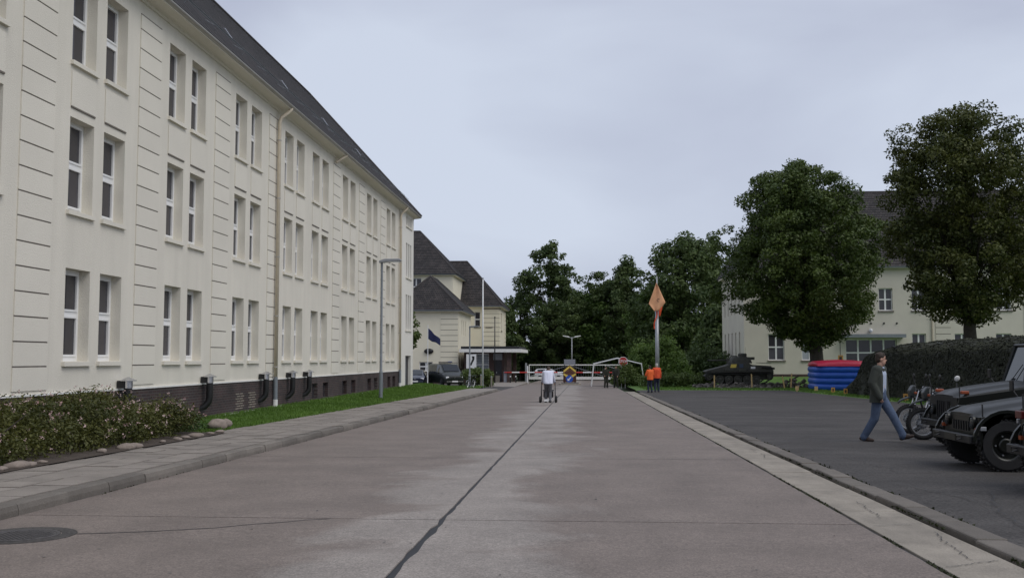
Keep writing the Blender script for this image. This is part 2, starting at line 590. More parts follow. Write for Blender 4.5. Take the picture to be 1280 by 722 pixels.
def np_mesh(name, V, Fq):
    me = bpy.data.meshes.new(name)
    V = np.asarray(V, np.float32); Fq = np.asarray(Fq, np.int32)
    k = Fq.shape[1]
    me.vertices.add(len(V)); me.vertices.foreach_set('co', V.ravel())
    me.loops.add(Fq.size); me.loops.foreach_set('vertex_index', Fq.ravel())
    me.polygons.add(len(Fq)); me.polygons.foreach_set('loop_start', np.arange(0, Fq.size, k, dtype=np.int32))
    me.update(calc_edges=True)
    me.validate()
    return me


def leaves(name, C, nrm, size, rng, aspect=0.55, jit=0.9, fold=0.15):
    """one small rhombic leaf face per centre"""
    N = len(C)
    n = nrm + rng.normal(size=(N, 3)) * jit
    n /= np.linalg.norm(n, axis=1, keepdims=True) + 1e-9
    t = rng.normal(size=(N, 3))
    t -= (t * n).sum(1, keepdims=True) * n
    t /= np.linalg.norm(t, axis=1, keepdims=True) + 1e-9
    b = np.cross(n, t)
    s = (size * rng.uniform(0.65, 1.25, N))[:, None]
    V = np.empty((N, 4, 3))
    V[:, 0] = C - t * s
    V[:, 1] = C + b * s * aspect + n * s * fold + t * s * 0.1
    V[:, 2] = C + t * s
    V[:, 3] = C - b * s * aspect + n * s * fold + t * s * 0.1
    return np_mesh(name, V.reshape(-1, 3), np.arange(N * 4).reshape(N, 4))


def clump_points(centers, radii, per, rng, squash=0.8):
    """points filling a set of clumps, denser at their shells; returns points and outward directions"""
    P = []; Nn = []
    for c, r, k in zip(centers, radii, per):
        d = rng.normal(size=(k, 3)); d /= np.linalg.norm(d, axis=1, keepdims=True)
        rr = r * rng.uniform(0.35, 1.08, (k, 1)) ** 0.6
        p = c + d * rr * np.array([1, 1, squash])
        P.append(p); Nn.append(d + np.array([0, 0, 0.55]))
    return np.vstack(P), np.vstack(Nn)


def smooth01(t):
    t = max(0.0, min(1.0, t)); return t * t * (3 - 2 * t)


def lerp(a, b, t):
    return a + (b - a) * t


SL = -0.0104


def rz(y):
    return SL * min(max(y, -40.0), 140.0)


def gl(x, y):                                      # lawn side
    a = rz(y) + 0.115
    t = smooth01((-7.9 - x) / 2.9) * (1 - smooth01((y - 66) / 10))
    return lerp(a, -0.235, t)


def gr(x, y):                                      # verge side
    a = rz(y) + 0.04
    t = max(smooth01((x - 17) / 8), smooth01((y - 82) / 7) * smooth01((x - 9) / 4))
    return lerp(a, -0.10, t)


def sheet(name, xs, ys, zf, m, **kw):
    V = [(x, y, zf(x, y)) for y in ys for x in xs]
    n = len(xs)
    Fc = [(j * n + i, j * n + i + 1, (j + 1) * n + i + 1, (j + 1) * n + i) for j in range(len(ys) - 1) for i in range(n - 1)]
    me = np_mesh(name, V, Fc)
    o = link(name, me, m, **kw)
    return o


def frange(a, b, n):
    return [a + (b - a) * i / n for i in range(n + 1)]


rnd = random.Random(7)
rng = np.random.default_rng(11)

# ------------------------------------------------------------------ ground, road, pavement
far = [-3000, -1200, -500, -200, -90, -40, -20, -8, 0, 8, 20, 40, 90, 200, 500, 1200, 3000]
struct(sheet('ground', far, [-400, -100, -40, 0, 30, 60, 90, 120, 140, 170, 260, 500, 1200, 4000],
             lambda x, y: rz(y) - 0.30 - (0.0 if y < 150 else 0.15), 'ground'))

XL, XJ, XR = -5.80, -1.42, 2.66
road = struct(sheet('road', [XL - 0.05, XJ, XR + 0.02], frange(-12, 138, 30), lambda x, y: rz(y) - 0.012, 'tar'))
WORLDP[road.name] = Matrix()
# concrete slabs, joints open onto the tar below
ycross = [-11, -4, 3.0] + [10.05 + 6.95 * i for i in range(19)]
for i in range(len(ycross) - 1):
    for side in (0, 1):
        y0, y1 = ycross[i] + 0.013, ycross[i + 1] - 0.013
        nseg = 28 if y0 < 25 else 6
        L_, R_ = [], []
        for k in range(nseg + 1):
            y = lerp(y0, y1, k / nseg)
            wob = (0.014 + 0.016 * smooth01((11.5 - y) / 1.5)) * (mnoise.noise((0, y * 2.1, 3 + side)) + 0.6 * mnoise.noise((4, y * 7.3, side)))
            wide = 0.022 + 0.018 * smooth01((10.5 - y) / 1.2) * (0.6 + 0.5 * mnoise.noise((1, y * 3, 5)))
            if side == 0:
                L_.append((XL + 0.01, y)); R_.append((XJ - wide + wob, y))
            else:
                L_.append((XJ + wide + wob, y)); R_.append((XR - 0.012 + 0.4 * wob, y))
        mb = MB()
        top = [(x, y, rz(y)) for x, y in L_], [(x, y, rz(y)) for x, y in R_]
        n = nseg + 1
        mb.v = top[0] + top[1] + [(x, y, z - 0.06) for x, y, z in top[0]] + [(x, y, z - 0.06) for x, y, z in top[1]]
        for k in range(nseg):
            mb.f += [(k, n + k, n + k + 1, k + 1), (k, k + 1, 2 * n + k + 1, 2 * n + k), (n + k, 3 * n + k, 3 * n + k + 1, n + k + 1)]
        mb.f += [(0, 2 * n, 3 * n, n), (nseg, n + nseg, 3 * n + nseg, 2 * n + nseg)]
        mb.build('slab', 'road', road)

# ragged tar-filled crack running from the manhole across the left lane
cr_pts = [(-4.62, 8.93), (-4.3, 9.02), (-4.0, 9.12), (-3.7, 9.27), (-3.5, 9.36), (-3.2, 9.62), (-3.0, 9.73), (-2.75, 9.93), (-2.5, 10.05)]
mb = MB(); pl = []
for a, b in zip(cr_pts[:-1], cr_pts[1:]):
    for k in range(6):
        t = k / 6; pl.append((lerp(a[0], b[0], t), lerp(a[1], b[1], t) + 0.014 * mnoise.noise((a[0] * 5 + k * 1.7, 2, 1))))
for (a, b) in zip(pl[:-1], pl[1:]):
    w = 0.012 + 0.006 * mnoise.noise((a[0] * 9, 1, 1)); w2 = 0.012 + 0.006 * mnoise.noise((b[0] * 9, 1, 1))
    mb.quad((a[0], a[1] - w, rz(a[1]) + .003), (b[0], b[1] - w2, rz(b[1]) + .003), (b[0], b[1] + w2, rz(b[1]) + .003), (a[0], a[1] + w, rz(a[1]) + .003))
mb.build('crack', 'tar', road)

mh = wthing('manhole_cover', 'round iron manhole cover with concrete ring in the road by the left kerb', 'manhole', (-5.08, 8.82, rz(8.82)))
tm = Matrix.Translation((-5.08, 8.82, rz(8.82))) @ Matrix.Rotation(math.atan(SL), 4, 'X')
MB().lathe([(0.34, -0.02), (0.47, -0.02), (0.47, 0.004), (0.34, 0.004)], tm, 40, closed=True).build('ring', 'asphalt', mh)
MB().lathe([(0.01, -0.02), (0.26, -0.02), (0.33, -0.02), (0.33, 0.006), (0.30, 0.007), (0.29, 0.002), (0.05, 0.002)], tm, 40).build('cover', 'iron', mh)
mb = MB()
for i in range(-5, 6):
    for j in range(-5, 6):
        if (i * i + j * j) ** 0.5 < 5.1:
            mb.box(i * .05 - .016, i * .05 + .016, j * .05 - .016, j * .05 + .016, 0.001, 0.006, tm)
mb.build('studs', 'iron', mh)

# gutter strip and flush kerb on the right
gut = struct(sheet('gutter_strip', [XR, 3.68], frange(-12, 66, 12), lambda x, y: rz(y) - 0.03, 'sand'))
WORLDP[gut.name] = Matrix()
y = -11.0
k = 0
while y < 64:
    ln = 2.0 if y < 30 else 4.0
    dx = 0.006 * rnd.uniform(-1, 1); dz = 0.004 * rnd.uniform(-1, 1)
    mb = MB()
    a, b = y + 0.004, y + ln - 0.004
    mb.v = [(x_, y_, rz(y_) + z_ + dz) for z_ in (-0.05, 0.006) for (x_, y_) in ((XR + 0.03 + dx, a), (3.30 + dx, a), (3.30 + dx, b), (XR + 0.03 + dx, b))]
    mb.f = [(4, 5, 6, 7), (0, 1, 5, 4), (1, 2, 6, 5), (2, 3, 7, 6), (3, 0, 4, 7)]
    mb.build('slab', 'gutter', gut, bevel=0.006)
    y += ln
def crack(parent, x0, y0, x1, y1, w=.004, dz=.0135, seed=0, n=34):
    rg = random.Random(seed); mb = MB(); pl = []
    q_ = math.hypot(x1 - x0, y1 - y0); ux, uy = -(y1 - y0) / q_, (x1 - x0) / q_
    off = 0
    for k in range(n + 1):
        t = k / n; off = off * .86 + rg.uniform(-1, 1) * q_ * .016
        pl.append((lerp(x0, x1, t) + ux * off, lerp(y0, y1, t) + uy * off))
    for k in range(n):
        a, b = pl[k], pl[k + 1]
        w0 = w * (.4 + rg.random()) * min(1, k / 3 + .1, (n - k) / 3); w1 = w * (.4 + rg.random()) * min(1, (n - k) / 3)
        mb.quad((a[0] - ux * w0, a[1] - uy * w0, rz(a[1]) + dz), (b[0] - ux * w1, b[1] - uy * w1, rz(b[1]) + dz), (b[0] + ux * w1, b[1] + uy * w1, rz(b[1]) + dz), (a[0] + ux * w0, a[1] + uy * w0, rz(a[1]) + dz))
    return mb.build('crack', 'tar', parent)


for k, q in enumerate(((2.72, 7.9, 3.25, 8.2), (3.02, 8.2, 3.16, 9.6), (2.75, 9.9, 3.27, 10.1), (2.95, 10.4, 3.1, 11.7), (2.72, 12.6, 3.2, 12.7), (2.8, 14.2, 3.25, 14.6), (2.75, 16.4, 3.2, 16.5), (3.0, 17.2, 3.1, 19.4), (2.72, 20.9, 3.25, 21))):
    crack(gut, *q, seed=k)
kst = MB().box(-0.135, 0.135, 0.008, 0.99, -0.10, 0.045).mesh('kerb_stone')
kst.materials.append(M['kerb2'])
y = -11.0
for i in range(74):
    o = inst('kerb_stone', kst, gut, (3.49 + rnd.uniform(-.012, .012), y + i, rz(y + i) + rnd.uniform(-.008, .008)), (math.atan(SL) + rnd.uniform(-.004, .004), rnd.uniform(-.02, .02), rnd.uniform(-.008, .008)))
    b = o.modifiers.new('bevel', 'BEVEL'); b.width = 0.02; b.segments = 2

# raised kerb and slab pavement on the left
PV0, PV1 = -7.95, -6.02


def pz(x, y):
    return rz(y) + 0.125 + 0.008 * (-x - 6)


pav = struct(sheet('pavement', [-8.9, -7.4, PV1 + 0.1], frange(-12, 70, 40), lambda x, y: pz(x, y) - 0.03, 'sand'))
WORLDP[pav.name] = Matrix()
kb = MB().prism([(-0.10, -0.22), (0.10, -0.22), (0.10, 0.06), (0.085, 0.115), (0.06, 0.125), (-0.10, 0.125)], 'y', 0.006, 0.992).mesh('kerb_stone')
kb.materials.append(M['kerb'])
for i in range(81):
    y = -11 + i
    dip = -0.08 if y >= 67 else 0.0
    inst('kerb_stone', kb, pav, (XL - 0.10 + rnd.uniform(-.012, .012), y, rz(y) + rnd.uniform(-.01, .006) + dip), (math.atan(SL) + rnd.uniform(-.006, .006), rnd.uniform(-.015, .015), rnd.uniform(-.006, .006)))
psl = MB().box(0.004, 0.496, 0.004, 0.496, -0.05, 0).mesh('slab')
psl.materials.append(M['pave'])
nrow = 0
yy = 9.0
while yy < 40:
    for c in range(4 if yy < 14 else 4):
        x0 = PV1 - 0.5 * (c + 1)
        y0 = yy + (0.25 if c % 2 else 0)
        inst('slab', psl, pav, (x0, y0, pz(x0, y0) + rnd.uniform(-.006, .006)), (math.atan(SL) + rnd.uniform(-.008, .008), rnd.uniform(-.008, .008), 0))
    yy += 0.5
# the remaining slabs joined
mb = MB()
for (ya, yb, c0, c1) in ((-11, 9, 0, 5), (40.5, 69.5, 0, 4), (6, 15.5, 4, 6)):
    yy = ya
    while yy < yb:
        for c in range(c0, c1):
            x0 = PV1 - 0.5 * (c + 1); y0 = yy + (0.25 if c % 2 else 0)
            z = pz(x0, y0) + rnd.uniform(-.004, .004)
            mb.box(x0 + .004, x0 + .496, y0 + .004, y0 + .496, z - .04, z)
        yy += 0.5
mb.build('slab_field', 'pave', pav, kind='stuff')

# lawn in front of the long building
lawn = struct(sheet('lawn', frange(-11.3, -7.9, 10), frange(13, 82, 70), lambda x, y: gl(x, y) + 0.012 * mnoise.noise((x * 2, y * 2, 0)) + (0.01 if y < 70 else -.06), 'lawn'))
soilbed = struct(sheet('soil_bed', frange(-10.98, -7.55, 12), frange(10, 21.5, 40), lambda x, y: pz(x, y) + 0.02 + 0.05 * smooth01((-7.55 - x) / 0.6) * (0.6 + 0.6 * mnoise.noise((x * 1.5, y * 1.5, 3))) - 0.08 * smooth01((y - 20.5)), 'soil'))
N = 70000
gy = 20.5 + (80 - 20.5) * rng.random(N) ** 1.7
gx = -11.0 + 3.08 * rng.random(N)
edge = np.array([mnoise.noise((0, float(y) * 1.7, 9)) for y in gy[::70]]).repeat(70)[:N] * 0.08
gx = np.minimum(gx, -7.93 + edge)
gzv = np.array([gl(a, b) for a, b in zip(gx, gy)]) - np.where(gy > 66, np.minimum(0.07, (gy - 66) * .02), 0)
C = np.stack([gx, gy, gzv + 0.01], 1)
hh = (0.035 + 0.04 * rng.random(N)) * (1 + gy / 60)
ang = rng.random(N) * 2 * math.pi
w = (0.006 + gy * 0.00032)[:, None]
dv = np.stack([np.cos(ang), np.sin(ang), np.zeros(N)], 1)
lean = rng.normal(size=(N, 3)) * 0.4 * hh[:, None]; lean[:, 2] = hh
V = np.stack([C - dv * w, C + dv * w, C + lean], 1)
g = link('grass', np_mesh('grass', V.reshape(-1, 3), np.arange(N * 3).reshape(N, 3)), 'blade', kind='stuff')
g['label'] = 'short mown grass in front of the long cream building'; g['category'] = 'grass'

# asphalt yard, verge and drive
lot = struct(sheet('yard', frange(3.6, 14.6, 22), frange(-12, 72, 56),
                   lambda x, y: rz(y) + 0.022 * smooth01((x - 3.6) / .4) + 0.012 * mnoise.noise((x * .5, y * .5, 7)) if x < 14.3 else rz(y) - .1, 'asphalt'))
WORLDP[lot.name] = Matrix()
for k, q in enumerate(((3.9, 9.0, 4.4, 11.2), (4.4, 11.2, 4.9, 12.6), (4.4, 11.2, 4.0, 13.5), (3.8, 14.5, 5.6, 15.2), (4.5, 14.9, 4.3, 17.5), (4.3, 17.5, 6.4, 18.6), (3.8, 20, 4.9, 22.8), (4.9, 22.8, 7.6, 23.5), (4.0, 26, 5.2, 30), (5, 33, 9, 34), (4.4, 36, 4.9, 42))):
    crack(lot, *q, w=.006, dz=.045, seed=40 + k)
# the yard edge
verge = struct(sheet('verge', frange(3.6, 75, 60), frange(-10, 132, 110),
                     lambda x, y: (gr(x, y) + 0.02 * mnoise.noise((x * .9, y * .9, 1))) if (x > 14.1 + 0.3 * mnoise.noise((0, y * .4, 0)) or y > 71.0 + 0.25 * mnoise.noise((x * .5, 0, 2))) else rz(y) - 0.2, 'lawn'))
drive = struct(sheet('driveway', frange(-30, XL + .1, 10), frange(69.9, 103, 12), lambda x, y: rz(y) - 0.001, 'asphalt'))
apr = struct(MB().prism([(-9.6, 88.5), (-6.3, 84), (-5.9, 84.6), (-5.6, 104), (-9.6, 104)], 'z', rz(94) - 0.2, rz(84) - 0.01).build('footway', 'pave'))
# grass tufts on the verge
N = 16000
vx = 4.3 + 26 * rng.random(N); vy = 70.5 + 12 * rng.random(N)
m2 = rng.random(N) < 0.5
vx = np.where(m2, 14.2 + 2.2 * rng.random(N), vx); vy = np.where(m2, 22 + 50 * rng.random(N), vy)
C = np.stack([vx, vy, np.array([gr(a, b) for a, b in zip(vx, vy)])], 1)
hh = 0.07 + 0.07 * rng.random(N)
ang = rng.random(N) * 2 * math.pi
dv = np.stack([np.cos(ang), np.sin(ang), np.zeros(N)], 1)
lean = rng.normal(size=(N, 3)) * 0.4 * hh[:, None]; lean[:, 2] = hh
V = np.stack([C - dv * .03, C + dv * .03, C + lean], 1)
g = link('grass', np_mesh('grass', V.reshape(-1, 3), np.arange(N * 3).reshape(N, 3)), 'blade', kind='stuff')
g['label'] = 'rough grass of the verge beyond the yard'; g['category'] = 'grass'


# moss and weeds in the joints, grit on the road
N = 5200
wy = 6 + 58 * rng.random(N) ** 1.6
pick = rng.random(N)
wx = np.where(pick < .3, XR + .012 + rng.normal(size=N) * .012, np.where(pick < .62, 3.64 + rng.normal(size=N) * .03, np.where(pick < .8, 3.335 + rng.normal(size=N) * .012, XL + .005 + rng.normal(size=N) * .012)))
dens = np.array([mnoise.noise((float(a) * .7, float(b) * 1.1, 2.0)) for a, b in zip(wx, wy)])
kp = dens > -.05
wx, wy = wx[kp], wy[kp]; N = len(wx)
C = np.stack([wx, wy, np.array([rz(b) for b in wy]) - .004 + np.where(wx > 3.3, .028, .0)], 1)
g = link('weeds', leaves('weeds', C, np.tile([0, 0, .4], (N, 1)), np.full(N, .022), rng, aspect=.6, jit=.8), leaf_mat('joint_weeds', (.018, .02, .010), (.05, .06, .022)), kind='stuff')
g['label'] = 'dark moss and weeds in the joints beside the kerbs'; g['category'] = 'weeds'
N = 420
wx = -5.7 + 8.3 * rng.random(N); wy = 6.5 + 34 * rng.random(N) ** 1.5
C = np.stack([wx, wy, np.array([rz(b) for b in wy]) + .006], 1)
g = link('grit', leaves('grit', C, np.tile([0, 0, 3.], (N, 1)), .006 + .012 * rng.random(N) ** 3, rng, aspect=.8, jit=.5), leaf_mat('grit', (.03, .028, .025), (.3, .28, .26)), kind='stuff')
g['label'] = 'grit and specks scattered over the concrete road'; g['category'] = 'grit'


# ------------------------------------------------------------------ building helpers
def holed(mb, O, u, v, nrm, W, H, holes, depth):
    """rectangular wall with recessed openings; holes (u0,u1,v0,v1)"""
    O, u, v, nrm = Vector(O), Vector(u), Vector(v), Vector(nrm)
    us = sorted({0, W, *[h[0] for h in holes], *[h[1] for h in holes]})
    vs = sorted({0, H, *[h[2] for h in holes], *[h[3] for h in holes]})
    P = lambda a, b, d=0: O + u * a + v * b - nrm * d
    for i in range(len(us) - 1):
        run = None
        for j in range(len(vs) - 1):
            ca, cb = (us[i] + us[i + 1]) / 2, (vs[j] + vs[j + 1]) / 2
            if any(h[0] < ca < h[1] and h[2] < cb < h[3] for h in holes):
                continue
            mb.quad(P(us[i], vs[j]), P(us[i + 1], vs[j]), P(us[i + 1], vs[j + 1]), P(us[i], vs[j + 1]))
    for a, b, c, d in holes:
        mb.quad(P(a, c), P(a, d), P(a, d, depth), P(a, c, depth))
        mb.quad(P(b, c), P(b, c, depth), P(b, d, depth), P(b, d))
        mb.quad(P(a, c), P(a, c, depth), P(b, c, depth), P(b, c))
        mb.quad(P(a, d), P(b, d), P(b, d, depth), P(a, d, depth))
        mb.quad(P(a, c, depth + .12), P(b, c, depth + .12), P(b, d, depth + .12), P(a, d, depth + .12))
    return mb


def coursed(A, B, C, D, step=0.3, lip=0.03, mb=None, uvs=None):
    """roof plane A-B (eave) to D-C (ridge side), laid in overlapping courses"""
    A, B, C, D = map(Vector, (A, B, C, D))
    Ls = ((D - A).length + (C - B).length) / 2
    hgt = (D + C - A - B) / 2
    along = (B - A).normalized()
    sl = hgt - along * hgt.dot(along)
    nrm = along.cross(sl).normalized()
    if nrm.z < 0:
        nrm = -nrm
    n = max(2, int(sl.length / step))
    for k in range(n):
        t0, t1 = k / n, (k + 1) / n
        a, b = A.lerp(D, t0) + nrm * lip, B.lerp(C, t0) + nrm * lip
        c, d = B.lerp(C, t1), A.lerp(D, t1)
        mb.quad(a, b, c, d)
        uvs += [((a - A).dot(along), t0 * n * step + .005), ((b - A).dot(along), t0 * n * step + .005), ((c - A).dot(along), t1 * n * step - .005), ((d - A).dot(along), t1 * n * step - .005)]
        a2, b2 = A.lerp(D, t0), B.lerp(C, t0)
        mb.quad(a2, b2, b, a)
        uvs += [(0, t0 * n * step + .005)] * 4


def roof_object(name, planes, parent, step=0.3, lip=0.03):
    mb = MB(); uvs = []
    for pl in planes:
        coursed(*pl, step, lip, mb, uvs)
    me = bpy.data.meshes.new(name); me.from_pydata(mb.v, [], mb.f)
    uv = me.uv_layers.new(name='UVMap')
    uv.data.foreach_set('uv', np.array(uvs, np.float32).ravel())
    return link(name, me, 'tile', parent)


def hip_roof(parent, x0, x1, y0, y1, ze, zr, axis, run0, run1, step=0.3, lip=0.03, shift=0.0):
    """ridge along axis; run0/run1 hip run at the low/high end"""
    if axis == 'y':
        xm = (x0 + x1) / 2 + shift
        r0, r1 = (xm, y0 + run0, zr), (xm, y1 - run1, zr)
        planes = [((x1, y0, ze), (x1, y1, ze), r1, r0), ((x0, y1, ze), (x0, y0, ze), r0, r1),
                  ((x0, y0, ze), (x1, y0, ze), r0, r0), ((x1, y1, ze), (x0, y1, ze), r1, r1)]
    else:
        ym = (y0 + y1) / 2 + shift
        r0, r1 = (x0 + run0, ym, zr), (x1 - run1, ym, zr)
        planes = [((x0, y0, ze), (x1, y0, ze), r1, r0), ((x1, y1, ze), (x0, y1, ze), r0, r1),
                  ((x0, y1, ze), (x0, y0, ze), r0, r0), ((x1, y0, ze), (x1, y1, ze), r1, r1)]
    ro = roof_object('roof', planes, parent, step, lip)
    cor = [(x0, y0, ze), (x1, y0, ze), (x1, y1, ze), (x0, y1, ze)]
    rid = MB()
    rid.tube([r0, r1], 0.1, 6)
    near = [r0, r0, r1, r1] if axis == 'y' else [r0, r1, r1, r0]
    for c, r in zip(cor, near):
        rid.tube([c, r], 0.09, 6)
    rid.build('ridge_tile', mat('ridge_tile', (0.045, 0.038, 0.036), 0.8, 0.3, 3), ro)
    return ro


# ------------------------------------------------------------------ long cream building on the left
FX = -11.0
ZB = -0.28
BY0, BY1 = 3.0, 63.3
lb = wthing('barracks_building', 'long three storey cream building with dark roof along the left lawn', 'building', (FX, 35, ZB))
bays = [10.25, 15.4, 20.47, 25.51, 30.61, 35.87, 39.64, 44.74, 49.9, 55.01]
pils = [13.4, 18.57, 23.72, 28.83, 33.98, 43.03, 48.1, 53.33]
floors = [(1.44, 3.43), (4.68, 6.70), (7.93, 9.92)]
ww = 1.06
wins = []
for b in bays:
    for off in (0, 1.52):
        for fl in floors:
            wins.append((b + off, fl))
holes = [(y - BY0, y + ww - BY0, z0 - 0.77, z1 - 0.77) for y, (z0, z1) in wins]
SB0 = 58.95
mb = MB()
holed(mb, (FX, BY0, 0.77), (0, 1, 0), (0, 0, 1), (1, 0, 0), SB0 - BY0, 10.52 - 0.77, holes, 0.25)
# rear, ends and closing strip
mb.quad((FX - 12, BY0, ZB), (FX - 12, BY1, ZB), (FX - 12, BY1, 10.52), (FX - 12, BY0, 10.52))
mb.quad((FX, BY0, ZB), (FX - 12, BY0, ZB), (FX - 12, BY0, 10.52), (FX, BY0, 10.52))
mb.quad((FX, BY1, ZB), (FX - 12, BY1, ZB), (FX - 12, BY1, 10.52), (FX, BY1, 10.52))
wall = mb.build('wall', 'stucco', lb, recalc=False)
# stair bay at the far end
SX = FX + 0.10
mb = MB()
nw = []
for zz in ((9.68, 10.28), (6.5, 8.62), (3.25, 5.42)):
    for yy in (60.62, 61.32, 62.02):
        nw.append((yy, zz))
door_h = (60.62 - SB0, 62.55 - SB0, 0.02, 1.95)
sh = [(yy - SB0, yy + .48 - SB0, z0 - ZB, z1 - ZB) for yy, (z0, z1) in nw] + [door_h]
holed(mb, (SX, SB0, ZB), (0, 1, 0), (0, 0, 1), (1, 0, 0), BY1 - SB0, 10.52 - ZB, sh, 0.2)
mb.quad((SX, SB0, ZB), (FX, SB0, ZB), (FX, SB0, 10.52), (SX, SB0, 10.52))
mb.quad((SX, BY1, ZB), (FX, BY1, ZB), (FX, BY1, 10.52), (SX, BY1, 10.52))
mb.build('stair_bay', 'stair', lb, recalc=False)
for yy, (z0, z1) in nw:
    o = MB().box(SX - .23, SX - .2, yy, yy + .48, z0, z1).build('window', 'glass', lb)
for (z0, y0) in ((9.68, 60.62), (6.5, 60.62), (3.25, 60.62)):
    MB().box(SX + .001, SX + .06, 60.5, 62.62, z0 - .09, z0 - .005).build('sill', 'stucco2', lb)
o = MB().box(SX - .22, SX - .17, 60.62, 62.55, ZB, 1.67).build('door', 'darkdoor', lb)
MB().box(SX - .17, SX - .13, 61.55, 61.62, ZB, 1.66).build('door_stile', 'greypipe', o)
MB().box(SX - .17, SX - .11, 61.66, 61.8, 0.68, 0.72).build('handle', 'chrome', o)

# brick plinth with cellar openings
cell = []
for b in bays[5:]:
    cell += [(b + 4.0 if b < 38 else b + .15, -.12, .48), (b + 1.7, -.12, .48)]
cell = [(y, -.12, .48) for y in (39.9, 41.6, 45.0, 46.75, 50.3, 51.9, 55.5, 56.95)]
ph = [(y - BY0, y + .85 - BY0, z0 + .55, z1 + .55) for y, z0, z1 in cell]
mb = MB()
holed(mb, (FX + 0.025, BY0, -.55), (0, 1, 0), (0, 0, 1), (1, 0, 0), SB0 - BY0, .75 + .55, ph, 0.15)
mb.build('plinth', 'brickpl', lb, recalc=False)
for y, z0, z1 in cell:
    MB().box(FX - .16, FX - .13, y, y + .85, z0, z1).build('cellar_window', 'glass', lb)
MB().box(FX - .01, FX + .045, BY0, SB0 - .003, .75, .79).build('ledge', 'ledge', lb)
mb = MB()
y = 20.0
while y < SB0:
    l = rnd.uniform(.5, 1.6)
    mb.box(FX + .02, FX + .16 + rnd.uniform(0, .05), y, min(y + l, SB0) - .01, -.5, -.20 + rnd.uniform(-.025, .012)); y += l
mb.build('foundation_edge', 'ledge', lb)
# pale ventilation brickwork in the plinth
for y in (24.1, 26.15, 31.0, 32.2):
    mb = MB()
    for j in range(7):
        for i in range(2):
            mb.box(FX + .024, FX + .032, y + i * .36 + (.12 if j % 2 else 0), y + i * .36 + .3 + (.12 if j % 2 else 0), -.10 + j * .077, -.065 + j * .077)
    mb.build('vent_brickwork', 'gutter', lb)

# windows: frame, panes, sill, shared meshes
z0, z1 = floors[0]


def window_meshes(w, h, fw=0.07, mid=0.52, tr=0.10, depth=0.06):
    """frame in local coords: y 0..w, z 0..h, front face at x=0"""
    m = MB()
    m.box(-depth, 0, 0, fw, 0, h); m.box(-depth, 0, w - fw, w, 0, h)
    m.box(-depth, 0, fw, w - fw, 0, fw + .03); m.box(-depth, 0, fw, w - fw, h - fw, h)
    zc = h * mid
    m.box(-depth, 0, fw, w - fw, zc - tr / 2, zc + tr / 2)
    # opening sashes, slightly proud
    for a, b in ((fw + .03, zc - tr / 2), (zc + tr / 2, h - fw)):
        e = 0.045
        m.box(-depth + .01, .018, fw, fw + e, a, b); m.box(-depth + .01, .018, w - fw - e, w - fw, a, b)
        m.box(-depth + .01, .018, fw + e, w - fw - e, a, a + e); m.box(-depth + .01, .018, fw + e, w - fw - e, b - e, b)
    fr = m.mesh('window'); fr.materials.append(M['white'])
    panes = []
    for a, b in ((fw + .03, zc - tr / 2), (zc + tr / 2, h - fw)):
        q = MB().box(-.035, -.025, fw + .04, w - fw - .04, a + .04, b - .04).mesh('pane'); q.materials.append(M['glass'])
        panes.append(q)
    sl = MB().box(.10, .325, -.06, w + .06, -.105, -.012).mesh('sill'); sl.materials.append(M['stucco2'])
    return fr, panes, sl


WM = {}
for y, (z0, z1) in wins:
    h = round(z1 - z0, 3)
    if h not in WM:
        WM[h] = window_meshes(ww, h)
    fr, panes, sl = WM[h]
    w = inst('window', fr, lb, (FX - .25, y, z0))
    for q in panes:
        inst('pane', q, w, (rnd.uniform(-.004, .004), 0, 0), (0, 0, rnd.uniform(-.006, .006)))
    inst('sill', sl, w)
    if z0 > 7:
        MB().box(FX + .002, FX + .022, y, y + ww, 6.93, 7.70).build('panel', 'stucco2', lb, bevel=.006)
        MB().box(FX + .002, FX + .026, y, y + ww, 6.895, 6.927).build('panel_shadow_line', 'joint', lb)  # dark strip standing in for the shadow line below the panel

# rusticated strips: single blocks with dark joints
blk = MB().box(0, 0.022, 0, 1.25, 0, 0.462).mesh('rustication_block'); blk.materials.append(M['stucco2'])
for p in pils:
    k = 0
    z = .86
    mb = MB().box(FX + .001, FX + .012, p + .01, p + 1.24, .86, 10.1)
    mb.build('joint_backing', 'joint', lb)
    while z < 10.0:
        hgt = .462
        inst('rustication_block', blk, lb, (FX + .003, p, z), (0, 0, 0), (1, 1, 1 if z < 9.7 else .75))
        z += .492

# cornice, gutter, roof
MB().prism([(FX - .1, 10.40), (FX + .04, 10.40), (FX + .07, 10.47), (FX + .44, 10.51), (FX + .44, 10.64), (FX - .1, 10.64)], 'y', BY0, BY1 + .35).build('cornice', 'stucco2', lb)
gp = [(FX + .455 + .085 * math.cos(a), 10.63 + .085 * math.sin(a)) for a in [math.pi + math.pi * i / 8 for i in range(9)]]
gp += [(FX + .455 + .075, 10.635), (FX + .455 - .075, 10.635)]
MB().prism(gp[:9], 'y', BY0, BY1 + .5).build('gutter', 'zinc', lb)
rf = hip_roof(lb, FX - 12.5, FX + .52, BY0 - .5, BY1 + .45, 10.66, 17.9, 'y', 3.4, 3.4, 0.3, 0.010)
mb = MB()
sln = Vector((-6.51, 0, 7.24)).normalized()
nrm = Vector((7.24, 0, 6.51)).normalized()
for dist, rr in ((1.0, .010), (1.35, .010)):
    base = Vector((FX + .52, 0, 10.66)) + sln * dist + nrm * .16
    mb.tube([base + Vector((0, BY0 + 2, 0)), base + Vector((0, BY1 - 1.2, 0))], rr, 5)
y = BY0 + 2
while y < BY1 - 1:
    b0 = Vector((FX + .52, y, 10.66)) + sln * 1.55
    mb.tube([b0 + nrm * .02 - sln * .1, b0 + nrm * .17 - sln * .56, b0 - sln * .58 + nrm * .03], .010, 5)
    y += 2.4
mb.build('snow_guard', 'greypipe', rf)
